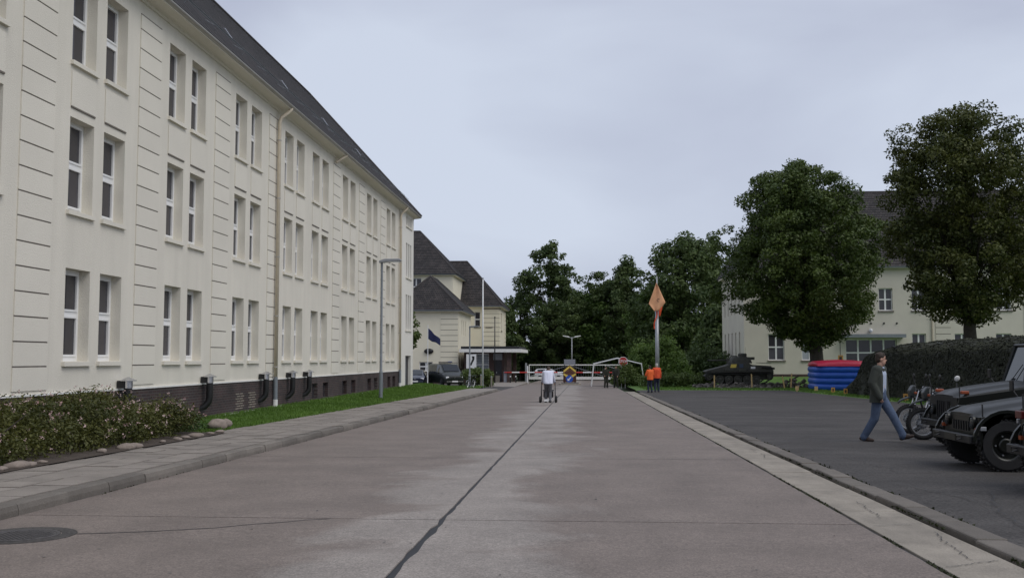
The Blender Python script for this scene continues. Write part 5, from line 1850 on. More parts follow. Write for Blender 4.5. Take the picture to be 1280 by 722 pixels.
# ------------------------------------------------------------------ cars
def car(name, label, loc, rotz, st, W, paint, wheels, r, glass_from, feats):
    """local: forward +x, x from 0 (rear) to L. st: (x, zlow, zbelt, ztop, w_belt, w_top)"""
    t = thing(name, label, 'van' if 'van' in name else 'car', loc, rotz)
    rings = []
    for x, zl, zb, zt, wb, wt in st:
        zm = lerp(zl, zb, .45)
        rings.append([(x, -wb * .93, zl), (x, -wb, zm), (x, -wb * .985, zb), (x, -wt, zt - .02), (x, -wt * .8, zt + .012), (x, 0, zt + .03), (x, wt * .8, zt + .012), (x, wt, zt - .02), (x, wb * .985, zb), (x, wb, zm), (x, wb * .93, zl), (x, 0, zl)])
    MB().ring_loft(rings).build('body', paint, t, smooth=True, sharp=28)

    def pane(name_, i, j, lo, hi, s, u0, u1):
        a, b = st[i], st[j]
        def pt(u, v):
            q = [lerp(a[k], b[k], u) for k in range(6)]
            return Vector((q[0], s * (lerp(q[4] * .985, q[5], v) + .006), lerp(q[2], q[3] - .02, v)))
        MB().quad(pt(u0, lo), pt(u1, lo), pt(u1, hi), pt(u0, hi)).build(name_, 'carglass', t)
    for (i, j, u0, u1) in feats['side']:
        for s in (-1, 1):
            pane('side_window', i, j, .08, .9, s, u0, u1)
    for nm, i, j in (('windscreen', *feats['ws']), ('rear_window', *feats['rw'])):
        a, b = st[i], st[j]
        d = .012
        n_ = Vector((b[3] - a[3], 0, a[0] - b[0])).normalized()
        n_ = n_ if n_.z > 0 else -n_
        o1 = Vector((lerp(a[0], b[0], .08), 0, lerp(a[3], b[3], .08))) + n_ * (d + .04); o2 = Vector((lerp(a[0], b[0], .92), 0, lerp(a[3], b[3], .92))) + n_ * (d + .04)
        w1, w2 = lerp(a[5], b[5], .08) * .86, lerp(a[5], b[5], .92) * .86
        MB().quad(o1 - Vector((0, w1, 0)), o1 + Vector((0, w1, 0)), o2 + Vector((0, w2, 0)), o2 - Vector((0, w2, 0))).build(nm, 'carglass', t)
    for x in wheels:
        for s in (-1, 1):
            MB().lathe([(.02, 0), (r * 1.13, 0), (r * 1.13, .012), (.02, .012)], Matrix.Translation((x, s * (W - .012), r * 1.02)) @ Matrix.Rotation(-math.pi / 2 * s, 4, 'X'), 24).build('wheel_arch', 'black', t)
            wheel(t, (x, s * (W - .085), r), r, .20, s, rim='steel', n=22, rimr=.62)
    xf = feats['front']
    for s in (-1, 1):
        MB().cbox((xf - .06, s * (W * .72), feats['lz']), (.16, .30, .17)).build('headlight', 'lampglass', t, bevel=.04)
        MB().cbox((.03, s * (W * .86), feats['lz'] + .15), (.10, .14, .32)).build('tail_light', 'redl', t, bevel=.02)
        m_ = MB().tube([(feats['mx'], s * W * .92, feats['mz']), (feats['mx'], s * (W + .12), feats['mz'] + .06)], .02, 6).build('mirror_arm', 'black', t)
        MB().cbox((feats['mx'], s * (W + .15), feats['mz'] + .09), (.08, .16, .16)).build('mirror', paint, m_, bevel=.03)
    g = MB().cbox((xf - .01, 0, feats['lz'] - .01), (.06, W * 1.0, .13)).build('grille', 'black', t, bevel=.015)
    MB().lathe([(.01, 0), (.06, 0), (.06, .02), (.01, .02)], Matrix.Translation((xf + .02, 0, feats['lz'])) @ Matrix.Rotation(math.pi / 2, 4, 'Y'), 14).build('badge', 'chrome', g)
    MB().cbox((xf + .0, 0, .36), (.10, W * 1.7, .2)).build('bumper', feats.get('bump', paint), t, bevel=.04)
    MB().box(xf + .051, xf + .058, -.27, .27, .38, .50).build('number_plate', 'white', t)
    MB().box(-.035, -.028, -.27, .27, .62, .74).build('number_plate', 'white', t)
    return t


van_st = [(0, .45, 1.05, 1.75, .90, .76), (.06, .34, 1.05, 1.90, .94, .80), (.6, .30, 1.06, 1.96, .95, .82), (2.6, .28, 1.06, 1.96, .95, .82), (3.35, .28, 1.06, 1.90, .95, .80), (4.10, .28, 1.05, 1.24, .95, .84), (4.60, .30, .98, 1.06, .92, .80), (4.84, .34, .82, .90, .84, .72), (4.89, .42, .64, .74, .76, .66)]
car('van', 'dark green van with a roof light bar parked facing the camera', (-13.55, 91.4, rz(90)), R(-62), van_st, .95, 'vangreen', (.95, 3.95), .33, 0,
    dict(side=((2, 3, .03, .45), (2, 3, .5, .95), (3, 4, .05, .9)), ws=(4, 5), rw=(1, 0), front=4.86, lz=.78, mx=3.7, mz=1.12))
v = [o for o in COL.objects if o.name.startswith('van') and o.type == 'EMPTY'][0]
lb_ = MB().box(2.3, 2.55, -.62, .62, 2.02, 2.14).build('light_bar', 'black', v, bevel=.03)
MB().box(2.34, 2.51, .25, .58, 2.142, 2.17).build('beacon', 'bluep', lb_)
car_st = [(0, .45, .80, .88, .80, .70), (.25, .30, .86, 1.00, .85, .68), (.9, .28, .88, 1.40, .86, .60), (1.6, .28, .88, 1.44, .87, .60), (2.3, .28, .88, 1.38, .87, .60), (3.1, .28, .86, .95, .87, .72), (3.75, .30, .74, .82, .84, .70), (4.05, .38, .60, .68, .74, .62)]
cf = dict(side=((2, 3, .05, .95), (3, 4, .08, .95)), ws=(4, 5), rw=(2, 1), front=4.02, lz=.66, mx=2.75, mz=.95)
car('car', 'dark blue car parked beside the van at the far building corner', (-15.3, 91.6, rz(91)), R(-84), car_st, .87, 'carblue', (.75, 3.2), .30, 0, dict(cf))
sv = [(0, .45, .85, .95, .82, .72), (.08, .34, .95, 1.35, .86, .66), (.35, .30, .96, 1.52, .87, .66), (1.5, .28, .96, 1.56, .88, .66), (2.4, .28, .95, 1.48, .88, .64), (3.1, .28, .92, 1.02, .88, .74), (3.75, .30, .80, .88, .85, .72), (4.05, .38, .62, .70, .76, .64)]
car('car', 'white estate car standing outside behind the sliding gate', (-6.75, 136.5, rz(136) - .02), R(2), sv, .88, 'carwhite', (.75, 3.25), .31, 0, dict(side=((2, 3, .05, .95), (3, 4, .08, .95)), ws=(4, 5), rw=(2, 1), front=4.02, lz=.70, mx=2.7, mz=1.02))

# ------------------------------------------------------------------ lamps, poles, flags, bicycle
sl = thing('street_lamp', 'grey single arm street lamp on the lawn before the long building', 'street lamp', (-9.0, 44.0, gl(-9, 44)), 0)
MB().tube([(0, 0, -.3), (0, 0, 1.2)], .085, 12).build('lower_pole', 'greypipe', sl, smooth=True, sharp=40)
MB().tube([(0, 0, 1.2), (0, 0, 1.28), (0, 0, 6.1)], [.085, .06, .05], 12).build('pole', 'greypipe', sl, smooth=True, sharp=40)
MB().box(.083, .092, -.05, .05, .35, .75).build('access_door', 'greypipe', sl)
hd = MB().prism([(-.12, 6.06), (-.10, 6.16), (.15, 6.24), (.82, 6.24), (.88, 6.18), (.86, 6.14), (.10, 6.08)], 'y', -.15, .15).build('lamp_head', 'steel', sl, bevel=.03)
MB().box(.22, .80, -.11, .11, 6.09, 6.14).build('lamp_glass', 'lampglass', hd)

s2 = thing('street_lamp', 'dark street lamp behind the bicycle near the parked van', 'street lamp', (-8.36, 73, rz(73)), 0)
MB().tube([(0, 0, -.3), (0, 0, 1.1), (0, 0, 1.15), (0, 0, 4.55)], [.08, .08, .055, .05], 10).build('pole', 'greypipe', s2, smooth=True, sharp=40)
MB().prism([(-.06, 4.50), (-.04, 4.62), (.62, 4.66), (.66, 4.58), (.1, 4.52)], 'y', -.12, .12).build('lamp_head', 'greypipe', s2, bevel=.02)

dl = thing('street_lamp', 'tall white street lamp with two arms behind the gate', 'street lamp', (-1.6, 131.5, rz(131) - .05), 0)
MB().tube([(0, 0, -.2), (0, 0, 5.7)], [.09, .06], 10).build('pole', 'steel', dl, smooth=True)
for s in (-1, 1):
    a = MB().tube([(0, 0, 5.55), (s * .4, 0, 5.72)], .04, 8).build('arm', 'steel', dl)
    MB().prism([(s * .3, 5.64), (s * .35, 5.80), (s * 1.15, 5.92), (s * 1.2, 5.80)], 'y', -.14, .14).build('lamp_head', 'white', a, bevel=.03)

fp1 = thing('flagpole', 'white pole standing before the gatehouse hedge', 'pole', (-7.95, 78.5, rz(78.5)), 0)
MB().tube([(0, 0, -.2), (0, 0, 8.6)], [.07, .04], 10).build('pole', 'white', fp1, smooth=True)
MB().ball((0, 0, 8.63), .07).build('finial', 'steel', fp1, smooth=True)
fp2 = thing('pole', 'thin dark pole rising beside the gatehouse canopy', 'pole', (-8.75, 98, rz(98)), 0)
MB().tube([(0, 0, -.2), (0, 0, 6.6)], [.07, .045], 8).build('pole_shaft', 'black', fp2, smooth=True)
MB().tube([(0, 0, 6.5), (.0, 0, 6.62)], .07, 8).build('pole_cap', 'black', fp2)


def cloth(name, pts_fn, nu, nv, m, parent, th=.012):
    V = [pts_fn(i / nu, j / nv) for j in range(nv + 1) for i in range(nu + 1)]
    Fc = [(j * (nu + 1) + i, j * (nu + 1) + i + 1, (j + 1) * (nu + 1) + i + 1, (j + 1) * (nu + 1) + i) for j in range(nv) for i in range(nu)]
    me = np_mesh(name, V, Fc); me.shade_smooth()
    o = link(name, me, m, parent)
    s = o.modifiers.new('thickness', 'SOLIDIFY'); s.thickness = th
    return o


fp3 = thing('flagpole', 'thin pale pole with a dark blue flag by the yellow wing', 'flagpole', (-13.5, 86, rz(86)), 0)
MB().tube([(0, 0, -.2), (0, 0, 5.3)], [.045, .03], 8).build('pole', 'white', fp3)


def flagf(u, v):
    drop = .95 * u
    return (.03 + 1.05 * u, .10 * math.sin(u * 7) * u, 5.0 - drop - v * (.95 - .45 * u) + .04 * math.sin(u * 9 + v * 2))


fo = cloth('flag', flagf, 16, 8, 'navycloth', fp3)
cloth('flag_corner', lambda u, v: (.035 + .30 * u, .012 + .10 * math.sin(u * 2.1) * u, 4.92 - .28 * u - v * .5), 6, 6, 'bluep', fo, .004)

mast = thing('flag_mast', 'thick grey mast with a hanging orange pennant by the hedge', 'flag mast', (5.42, 75, gr(5.4, 75)), 0)
MB().tube([(0, 0, -.3), (0, 0, 5.9)], [.16, .14], 14).build('mast', 'steel', mast, smooth=True)
MB().tube([(0, 0, 5.85), (0.02, 0, 8.35)], [.06, .045], 8).build('top_mast', 'steel', mast, smooth=True)
MB().tube([(-.5, -.08, 6.3), (.5, -.08, 6.4)], .02, 6).build('spreader', 'wood', mast)


def penn(u, v):
    # kite outline: widest at 70 % of its length
    w = v / .72 if v < .72 else 1 - (v - .72) / .28 * .72
    x = (u - .48) * 1.25 * w
    return (x - .03, -.20 - .06 * math.sin(u * 8 + v * 3) - .08 * v, 7.85 - 2.1 * v + .1 * (u - .5) * w)


pn = cloth('pennant', penn, 14, 18, 'orangecloth', mast)
cloth('pennant_tail', lambda u, v: (.12 + .28 * u * (1 - v * .6), -.22 + .05 * math.sin(v * 6 + u * 3), 6.1 - .75 * v), 6, 8, 'orangejacket2', pn)
cloth('ribbon', lambda u, v: (-.06 - .22 * v + .09 * u + .05 * math.sin(v * 7), -.2 + .04 * math.sin(v * 9), 5.75 - 1.35 * v), 3, 12, 'orangejacket2', pn, .008)
MB().lathe([(.09, 0), (.12, 0), (.12, .01), (.09, .01)], Matrix.Translation((.1, -.30, 6.55)) @ Matrix.Rotation(math.pi / 2, 4, 'X'), 14, closed=True).build('emblem', 'shoe', pn)

bc = thing('bicycle', 'dark bicycle leaning at the foot of the second street lamp', 'bicycle', (-8.15, 72.0, rz(72) + .0), R(72))
for x in (-.52, .52):
    rot = Matrix.Translation((x, 0, .34)) @ Matrix.Rotation(math.pi / 2, 4, 'X')
    w = MB().lathe([(.34 - .02 + .02 * math.cos(a), .02 * math.sin(a)) for a in [2 * math.pi * i / 8 for i in range(8)]], rot, 28, closed=True).build('wheel', 'rubber', bc)
    sp = MB()
    for k in range(16):
        a = 2 * math.pi * k / 16
        sp.tube([rot @ Vector((0, 0, .02)), rot @ Vector((.31 * math.cos(a), .31 * math.sin(a), 0))], .004, 4)
    sp.build('spokes', 'chrome', w)
MB().tube([(-.52, 0, .34), (-.06, 0, .30), (.38, 0, .78), (-.18, 0, .80), (-.06, 0, .30)], .018, 6).build('frame', 'black', bc)
MB().tube([(-.52, 0, .34), (-.18, 0, .80), (-.21, 0, .92)], .014, 6).build('seat_stay', 'black', bc)
MB().tube([(.52, 0, .34), (.38, 0, .78), (.34, 0, .98)], .016, 6).build('fork', 'black', bc)
MB().tube([(.18, -.28, 1.02), (.32, -.18, 1.03), (.34, 0, .99), (.32, .18, 1.03), (.18, .28, 1.02)], .012, 6).build('handlebar', 'steel', bc)
MB().prism([(-.34, -.03), (-.34, .03)][:0] or [(-.36, -.08), (-.36, .08), (-.18, .04), (-.08, .02), (-.08, -.02), (-.18, -.04)], 'z', .92, .97).build('saddle', 'rubber', bc, bevel=.02)
MB().tube([(-.06, -.14, .22), (-.06, -.08, .24), (-.06, .08, .36), (-.06, .14, .38)], .012, 6).build('pedals', 'steel', bc)
for x in (-.52, .52):
    MB().tube([(x + .37 * math.cos(a), 0, .34 + .37 * math.sin(a)) for a in [R(20 + 16 * i) for i in range(9)]], .016, 5).build('mudguard', 'steel', bc)

for i, (x, y, h) in enumerate(((-8.3, 80.5, 1.0), (-7.55, 81.5, .85))):
    bo = thing('bollard', ['taller pale bollard in front of the gatehouse hedge', 'shorter pale bollard right beside the white pole'][i], 'bollard', (x, y, rz(y)), 0, 'bollards before the gatehouse hedge')
    MB().tube([(0, 0, -.2), (0, 0, h)], .07, 10).build('post', 'gutter', bo, smooth=True, sharp=40)
    MB().lathe([(.075, h - .02), (.075, h + .02), (.02, h + .06)], None, 10).build('cap', 'steel', bo)

bn = thing('litter_bin', 'grey litter bin against the brick wall of the gatehouse', 'bin', (-8.75, 100.6, rz(100)), 0)
MB().prism([(-.26, .12), (-.30, .85), (.30, .85), (.26, .12)], 'y', -.25, .25).build('bucket', 'kerb', bn, bevel=.03)
MB().box(-.33, .33, -.28, .28, .90, .97).build('lid', 'black', bn, bevel=.02)
for s in (-1, 1):
    MB().box(s * .28 - .02, s * .28 + .02, -.04, .04, 0, .9).build('leg', 'black', bn)

# notice board by the gatehouse
nb = thing('notice_board', 'white notice board with a dark slanting mark before the gatehouse', 'sign', (-11.2, 99.2, rz(99)), 0)
for s in (-1, 1):
    MB().tube([(s * .42, 0, -.2), (s * .42, 0, 3.0)], .035, 6).build('post', 'steel', nb)
MB().box(-.5, .5, -.05, -.01, 1.55, 2.95).build('board', 'white', nb)
MB().prism([(-.15, 1.85), (.02, 1.85), (.32, 2.45), (.32, 2.75), (.05, 2.75), (.12, 2.5)], 'y', -.062, -.052).build('mark', 'black', nb)
for k, z in enumerate((1.05, 1.25)):
    MB().box(-.5, .5 + .5 * k, -.05, -.01, z, z + .1).build('sign_strip', 'white', nb)

# ------------------------------------------------------------------ barrier, island, gate
def boom(label, x0, x1, y, post_at, z=1.15, flip=False):
    t = wthing('barrier', label, 'barrier', (post_at, y, rz(y)), 'red and white road barriers')
    zz = rz(y) + z
    n = int(abs(x1 - x0) / .75)
    bo_ = MB().tube([(x0, y, zz), (x1, y, zz)], .062, 8).build('boom', 'white', t)
    for k in range(n):
        if k % 2 == (1 if flip else 0):
            a, b = lerp(x0, x1, k / n), lerp(x0, x1, (k + 1) / n)
            MB().tube([(a, y, zz), (b, y, zz)], .065, 8).build('red_band', 'redp', bo_)
    MB().box(post_at - .18, post_at + .18, y + .08, y + .38, rz(y) - .1, zz + .12).build('housing', 'signboard', t, bevel=.02)
    MB().box(post_at - .2, post_at + .2, y + .06, y + .4, zz + .121, zz + .16).build('housing_lid', 'black', t)
    return t


boom('red and white barrier boom left of the traffic island', -8.0, -1.9, 100.4, -7.9)
boom('red and white barrier boom right of the traffic island', 4.2, -1.0, 100.7, 4.35, flip=True)
rp = thing('barrier_rest', 'white post holding the left barrier boom', 'post', (-5.68, 100.6, rz(100)), 0)
MB().tube([(0, 0, -.1), (0, 0, 1.8)], .075, 10).build('post', 'white', rp, smooth=True, sharp=40)
MB().tube([(-.06, -.1, 1.06), (0, -.1, 1.02), (.06, -.1, 1.06)], .02, 6).build('cradle', 'steel', rp)
for i, (x, y) in enumerate(((-7.3, 99.2), (-6.75, 99.0))):
    b_ = thing('guard_post', ['dark post at the kerb below the barrier, the left one', 'dark post at the kerb below the barrier, the right one'][i], 'post', (x, y, rz(y)), 0, 'dark posts below the barrier')
    MB().tube([(0, 0, -.1), (0, 0, .95)], .06, 8).build('post', 'black', b_)
    MB().tube([(0, 0, .7), (0, 0, .82)], .064, 8).build('band', 'white', b_)

isl = thing('traffic_island', 'raised concrete traffic island in the middle of the gateway', 'island', (-1.38, 95.4, rz(95.4)), 0)
MB().prism([(-1.05, -.55), (-.85, -.75), (.85, -.75), (1.05, -.55), (1.05, 3.0), (.85, 3.3), (-.85, 3.3), (-1.05, 3.0)], 'z', -.1, .15).build('kerb', 'gutter', isl, bevel=.04)
MB().prism([(-.85, -.45), (.85, -.45), (.85, 2.9), (-.85, 2.9)], 'z', .15, .155).build('infill', 'asphalt', isl)
sb = thing('sign_stand', 'stand with orange chevron board and blue arrow disc on the traffic island', 'sign', (-1.38, 95.5, rz(95.5) + .15), 0)
for s in (-1, 1):
    MB().tube([(s * .5, .08, 0), (s * .5, .08, 2.3)], .04, 8).build('post', 'black', sb)
MB().box(-.53, .53, .0, .05, 1.75, 2.25).build('top_board', 'signboard', sb, bevel=.01)
hz = MB().prism([(-.62, .1), (-.62, 1.25), (0, 1.74), (.62, 1.25), (.62, .1)], 'y', .05, .10).build('backboard', mat('board_maroon', (.10, .035, .02), .6, .1, 3), sb)
for s in (-1, 1):
    MB().prism([(s * .02, 1.66), (s * .58, 1.20), (s * .58, 1.00), (s * .02, 1.46)], 'y', .03, .048).build('yellow_stripe', 'yellowp', hz)
    MB().prism([(s * .05, .70), (s * .58, .95), (s * .58, .78), (s * .2, .50)], 'y', .03, .048).build('yellow_stripe', 'yellowp', hz)
    MB().prism([(s * .02, 1.38), (s * .5, 1.02), (s * .5, .92), (s * .02, 1.20)], 'y', .03, .048).build('orange_stripe', 'rust', hz)
MB().box(-.3, .3, .032, .046, .80, .92).build('orange_stripe', 'rust', hz)
dk = MB().lathe([(.01, 0), (.34, 0), (.34, .02), (.01, .02)], Matrix.Translation((-.03, .03, .42)) @ Matrix.Rotation(math.pi / 2, 4, 'X'), 26).build('blue_disc', 'bluep', sb)
ar = MB()
R45 = Matrix.Translation((-.03, .004, .42)) @ Matrix.Rotation(R(45), 4, 'Y')
ar.box(-.05, .05, 0, .005, -.1, .24, R45)
i0 = len(ar.v)
ar.quad(*[R45 @ Vector(p) for p in ((-.15, .002, -.08), (.15, .002, -.08), (0, .002, -.26))])
ar.build('arrow', 'white', dk)

gt = wthing('sliding_gate', 'long light grey sliding gate closing the road behind the barriers', 'gate', (0, 127, rz(127)))
g0 = rz(127)
gf = MB()
gf.box(-7.0, 7.1, 126.95, 127.05, g0 + 1.95, g0 + 2.08)
gf.box(-7.0, 7.1, 126.9, 127.1, g0 + .18, g0 + .52)
for x in (-7.0, -1.9, 2.6, 6.98):
    gf.box(x, x + .12, 126.96, 127.04, g0 + .521, g0 + 1.949)
gf.build('frame', 'ledge', gt)
for (xa, xb, za, zb) in ((-6.8, -2.0, .6, 1.9), (2.5, -1.7, .6, 1.9), (2.8, 6.9, 1.9, .6)):
    MB().tube([(xa, 127.02, g0 + za), (xb, 127.02, g0 + zb)], .03, 5).build('brace', 'steel', gt)
bar = MB().box(-.009, .009, -.009, .009, 0, 1.42).mesh('bar'); bar.materials.append(M['greypipe'])
for k in range(46):
    inst('bar', bar, gt, (-6.7 + k * .3, 127.0, g0 + .525))
for x in (-7.35, 7.35):
    MB().box(x - .12, x + .12, 126.85, 127.15, g0 - .2, g0 + 2.25).build('gate_post', 'steel', gt)

# field tent frame
tt = wthing('field_tent', 'open field tent with white poles and dark canvas roof by the gate', 'tent', (2.9, 89.5, rz(89)))
y0, y1 = 87.6, 91.0
zt0, ze, za = rz(88), 1.02, 1.52
for y in (y0, y1):
    for s, xb, xt in ((-1, .62, .85), (1, 5.2, 4.95)):
        MB().tube([(xb, y, zt0), (xt, y, ze)], .045, 8).build('leg', 'ledge', tt)
    MB().tube([(.8, y, ze), (2.9, y, za), (5.0, y, ze)], .05, 8).build('roof_pole', 'white', tt)
for x, z in ((.85, ze + .02), (2.9, za + .02), (4.95, ze + .02)):
    MB().tube([(x, y0, z), (x, y1, z)], .04, 6).build('purlin', 'ledge', tt)
rf_ = MB()
rf_.prism([(.82, ze + .06), (2.9, za + .07), (4.98, ze + .06), (4.98, ze + .08), (2.9, za + .10), (.82, ze + .08)], 'y', y0 + .08, y1)
rf_.build('canvas_roof', 'canvas', tt)

# octagonal stop sign on two posts
st = thing('stop_sign', 'red octagonal stop sign on two white posts beside the field tent', 'sign', (3.35, 86.9, rz(87)), 0)
for s in (-1, 1):
    MB().tube([(s * .16, .03, -.2), (s * .16, .03, 2.05)], .035, 8).build('post', 'white', st)
oc = [(.43 * math.cos(R(22.5 + 45 * k)), 2.15 + .43 * math.sin(R(22.5 + 45 * k))) for k in range(8)]
oc2 = [(.38 * math.cos(R(22.5 + 45 * k)), 2.15 + .38 * math.sin(R(22.5 + 45 * k))) for k in range(8)]
pt_ = MB().prism(oc, 'y', -.02, -.005).build('plate', 'white', st)
MB().prism(oc2, 'y', -.028, -.021).build('red_field', 'redp', pt_)
cu = bpy.data.curves.new('lettering', 'FONT'); cu.body = 'STOP'; cu.size = .30; cu.align_x = 'CENTER'; cu.align_y = 'CENTER'; cu.extrude = .003; cu.offset = .006
tmp = bpy.data.objects.new('tmp', cu); COL.objects.link(tmp)
me = bpy.data.meshes.new_from_object(tmp.evaluated_get(bpy.context.evaluated_depsgraph_get())); bpy.data.objects.remove(tmp)
me.transform(Matrix.Translation((0, -.034, 2.15)) @ Matrix.Rotation(math.pi / 2, 4, 'X'))
link('lettering', me, 'white', pt_)

# ------------------------------------------------------------------ tank on rubble, stakes
TY = 80.6
tz = gr(12, TY) + .30
tk = thing('tank', 'old dark olive tank standing on the rubble before the beige building', 'tank', (12.2, TY, tz), 0)
# nose points to -x, local origin at ground centre
MB().prism([(-2.75, .62), (-2.55, .50), (-1.2, .35), (2.1, .35), (2.55, .62), (2.55, .98), (-2.3, .98)], 'y', -.95, .95).build('lower_hull', 'olive2', tk, bevel=.02)
MB().prism([(-2.72, .96), (-2.55, 1.06), (-1.15, 1.42), (-.6, 1.62), (.65, 1.62), (.9, 1.50), (2.35, 1.42), (2.55, 1.05), (2.50, .96)], 'y', -1.12, 1.12).build('upper_hull', 'olive2', tk, bevel=.03)
MB().prism([(-2.8, .93), (2.2, 1.02), (2.5, .9), (2.5, .86), (2.2, .97), (-2.8, .89)], 'y', -1.45, -1.12).build('track_guard', 'olive2', tk)
MB().prism([(-2.8, .93), (2.2, 1.02), (2.5, .9), (2.5, .86), (2.2, .97), (-2.8, .89)], 'y', 1.12, 1.45).build('track_guard', 'olive2', tk)
tu = MB().ring_loft([[(x * k + dx, y * k, z) for x, y in [(-.85, -.35), (-.6, -.72), (.35, -.82), (.95, -.55), (1.05, 0), (.95, .55), (.35, .82), (-.6, .72), (-.85, .35)]] for k, z, dx in ((1.02, 1.62, 0), (.98, 1.78, 0), (.80, 2.05, .05), (.6, 2.13, .08))]).build('turret', 'olive2', tk, smooth=True, sharp=35)
MB().lathe([(.01, 2.12), (.33, 2.12), (.35, 2.34), (.28, 2.40), (.01, 2.42)], Matrix.Translation((.30, -.1, 0)), 16).build('cupola', 'olive2', tu)
MB().lathe([(.01, 2.12), (.24, 2.12), (.24, 2.20), (.01, 2.22)], Matrix.Translation((-.25, .3, 0)), 14).build('hatch', 'olive2', tu)
MB().cbox((.95, -.1, 2.0), (.5, .7, .22)).build('stowage_box', 'olive2', tu, bevel=.02)
MB().cbox((-.82, 0, 1.85), (.22, .5, .32)).build('mantlet', 'olive2', tu, bevel=.05)
gn = MB().tube([(-.8, 0, 1.87), (-2.3, 0, 1.84)], [.075, .055], 10).build('gun_barrel', 'olive2', tu, smooth=True)
MB().tube([(-2.28, 0, 1.84), (-2.42, 0, 1.84)], .075, 10).build('muzzle', 'track', gn)
MB().tube([(.6, .4, 2.1), (.65, .4, 2.9)], .008, 4).build('antenna', 'black', tu)
for s in (-1, 1):
    # track belt
    path = []
    for a in [R(90 + 18 * i) for i in range(11)]:
        path.append((-2.45 + .30 * math.cos(a), .58 + .30 * math.sin(a)))
    path += [(-1.9, .12), (-1.6, .04), (-.8, .0), (0, .0), (.8, .0), (1.5, .03), (1.9, .12)]
    for a in [R(-90 + 18 * i) for i in range(11)]:
        path.append((2.15 + .26 * math.cos(a), .60 + .26 * math.sin(a)))
    path += [(1.2, .84), (.3, .80), (-.6, .80), (-1.5, .84)]
    rings = []
    for k, (x, z) in enumerate(path):
        p0, p1 = Vector(path[k - 1]), Vector(path[(k + 1) % len(path)])
        d = (p1 - p0).normalized(); n_ = Vector((d.y, -d.x))
        o_ = Vector((x, z)); i_ = o_ - n_ * .05
        rings.append([(o_.x, s * 1.0, o_.y), (o_.x, s * 1.42, o_.y), (i_.x, s * 1.42, i_.y), (i_.x, s * 1.0, i_.y)])
    tb_ = MB().ring_loft(rings, False, True).build('track', 'track', tk)
    lk = MB()
    for k in range(len(path)):
        a, b = Vector(path[k]), Vector(path[(k + 1) % len(path)])
        m_ = max(1, int((b - a).length / .13))
        for q in range(m_):
            c_ = a.lerp(b, (q + .5) / m_); ang = math.atan2((b - a).y, (b - a).x)
            lk.cbox((c_.x, s * 1.21, c_.y), (.07, .44, .06), Matrix.Rotation(-ang, 4, 'Y'))
    lk.build('track_links', 'track', tb_)
    for x in (-1.65, -.95, -.25, .45, 1.15):
        rot = Matrix.Translation((x, s * 1.21, .36)) @ Matrix.Rotation(-math.pi / 2 * s, 4, 'X')
        w = MB().lathe([(.02, -.14), (.31, -.14), (.33, -.10), (.33, .10), (.31, .16), (.25, .16), (.22, .10), (.10, .12), (.08, .18), (.02, .18)], rot, 20).build('road_wheel', 'olive2', tk, smooth=True, sharp=30)
    for x, z, r_ in ((-2.45, .58, .29), (2.15, .60, .25)):
        rot = Matrix.Translation((x, s * 1.21, z)) @ Matrix.Rotation(-math.pi / 2 * s, 4, 'X')
        sp_ = MB().lathe([(.02, -.12), (r_ - .06, -.12), (r_ - .06, .16), (r_ - .12, .16), (r_ - .14, .08), (.09, .10), (.08, .16), (.02, .16)], rot, 18).build('sprocket', 'olive2', tk)
    for x in (-.9, .1, 1.0):
        MB().cbox((x, s * 1.28, 1.10), (.6, .26, .20)).build('stowage_box', 'olive2', tk, bevel=.02)
MB().quad((-.80, -1.138, 1.28), (-.36, -1.138, 1.28), (-.30, -1.138, 1.55), (-.74, -1.138, 1.55)).build('yellow_plate', 'yellowp', tk)
MB().box(-.1, .2, -1.15, -1.124, 1.28, 1.58).build('blue_plate', mat('faded_blue', (.05, .07, .12), .6, .1, 3), tk)
MB().box(.78, 1.12, -1.15, -1.124, 1.12, 1.38).build('white_plate', 'white', tk)
MB().tube([(1.6, -1.16, 1.30), (2.6, -1.16, 1.22)], .08, 8).build('exhaust', 'track', tk)
MB().tube([(1.5, -.8, 1.66), (2.4, -.8, 1.6), (2.5, .8, 1.6), (1.5, .8, 1.66)], .02, 6).build('grab_rail', 'olive2', tk)

rg = np.random.default_rng(77)
bm = bmesh.new()
for k in range(420):
    u = rg.random(); x = lerp(8.4, 18.0, u); y = TY - 1.9 + rg.normal() * .75 + (.9 if u > .62 else 0)
    under = abs(x - 12.2) < 2.6
    hmax = .34 if under else (.55 * math.exp(-((x - 16.3) / 1.3) ** 2) + .22)
    z = gr(x, y) + rg.random() * hmax * math.exp(-((y - TY + 1.6) / 1.1) ** 2)
    r_ = rg.uniform(.05, .2) * (1.3 if rg.random() < .15 else 1)
    m_ = Matrix.Translation((x, y, z)) @ Matrix.Rotation(rg.random() * 6, 4, Vector(rg.normal(size=3)).normalized()) @ Matrix.Diagonal((r_, r_ * rg.uniform(.5, 1), r_ * rg.uniform(.4, .8), 1))
    if rg.random() < .5:
        bmesh.ops.create_cube(bm, size=1.6, matrix=m_)
    else:
        bmesh.ops.create_icosphere(bm, subdivisions=1, radius=1, matrix=m_)
for k in range(260):
    x = lerp(9.2, 15.4, rg.random()); y = TY + rg.uniform(-1.4, 1.6)
    r_ = rg.uniform(.15, .3); z = gr(x, y) + .08
    bmesh.ops.create_icosphere(bm, subdivisions=1, radius=r_, matrix=Matrix.Translation((x, y, z)))
me = bpy.data.meshes.new('rubble'); bm.to_mesh(me); bm.free()
rbm = link('rubble', me, 'rubble', kind='stuff'); rbm['label'] = 'grey brown rubble heaped under and beside the tank'; rbm['category'] = 'rubble'
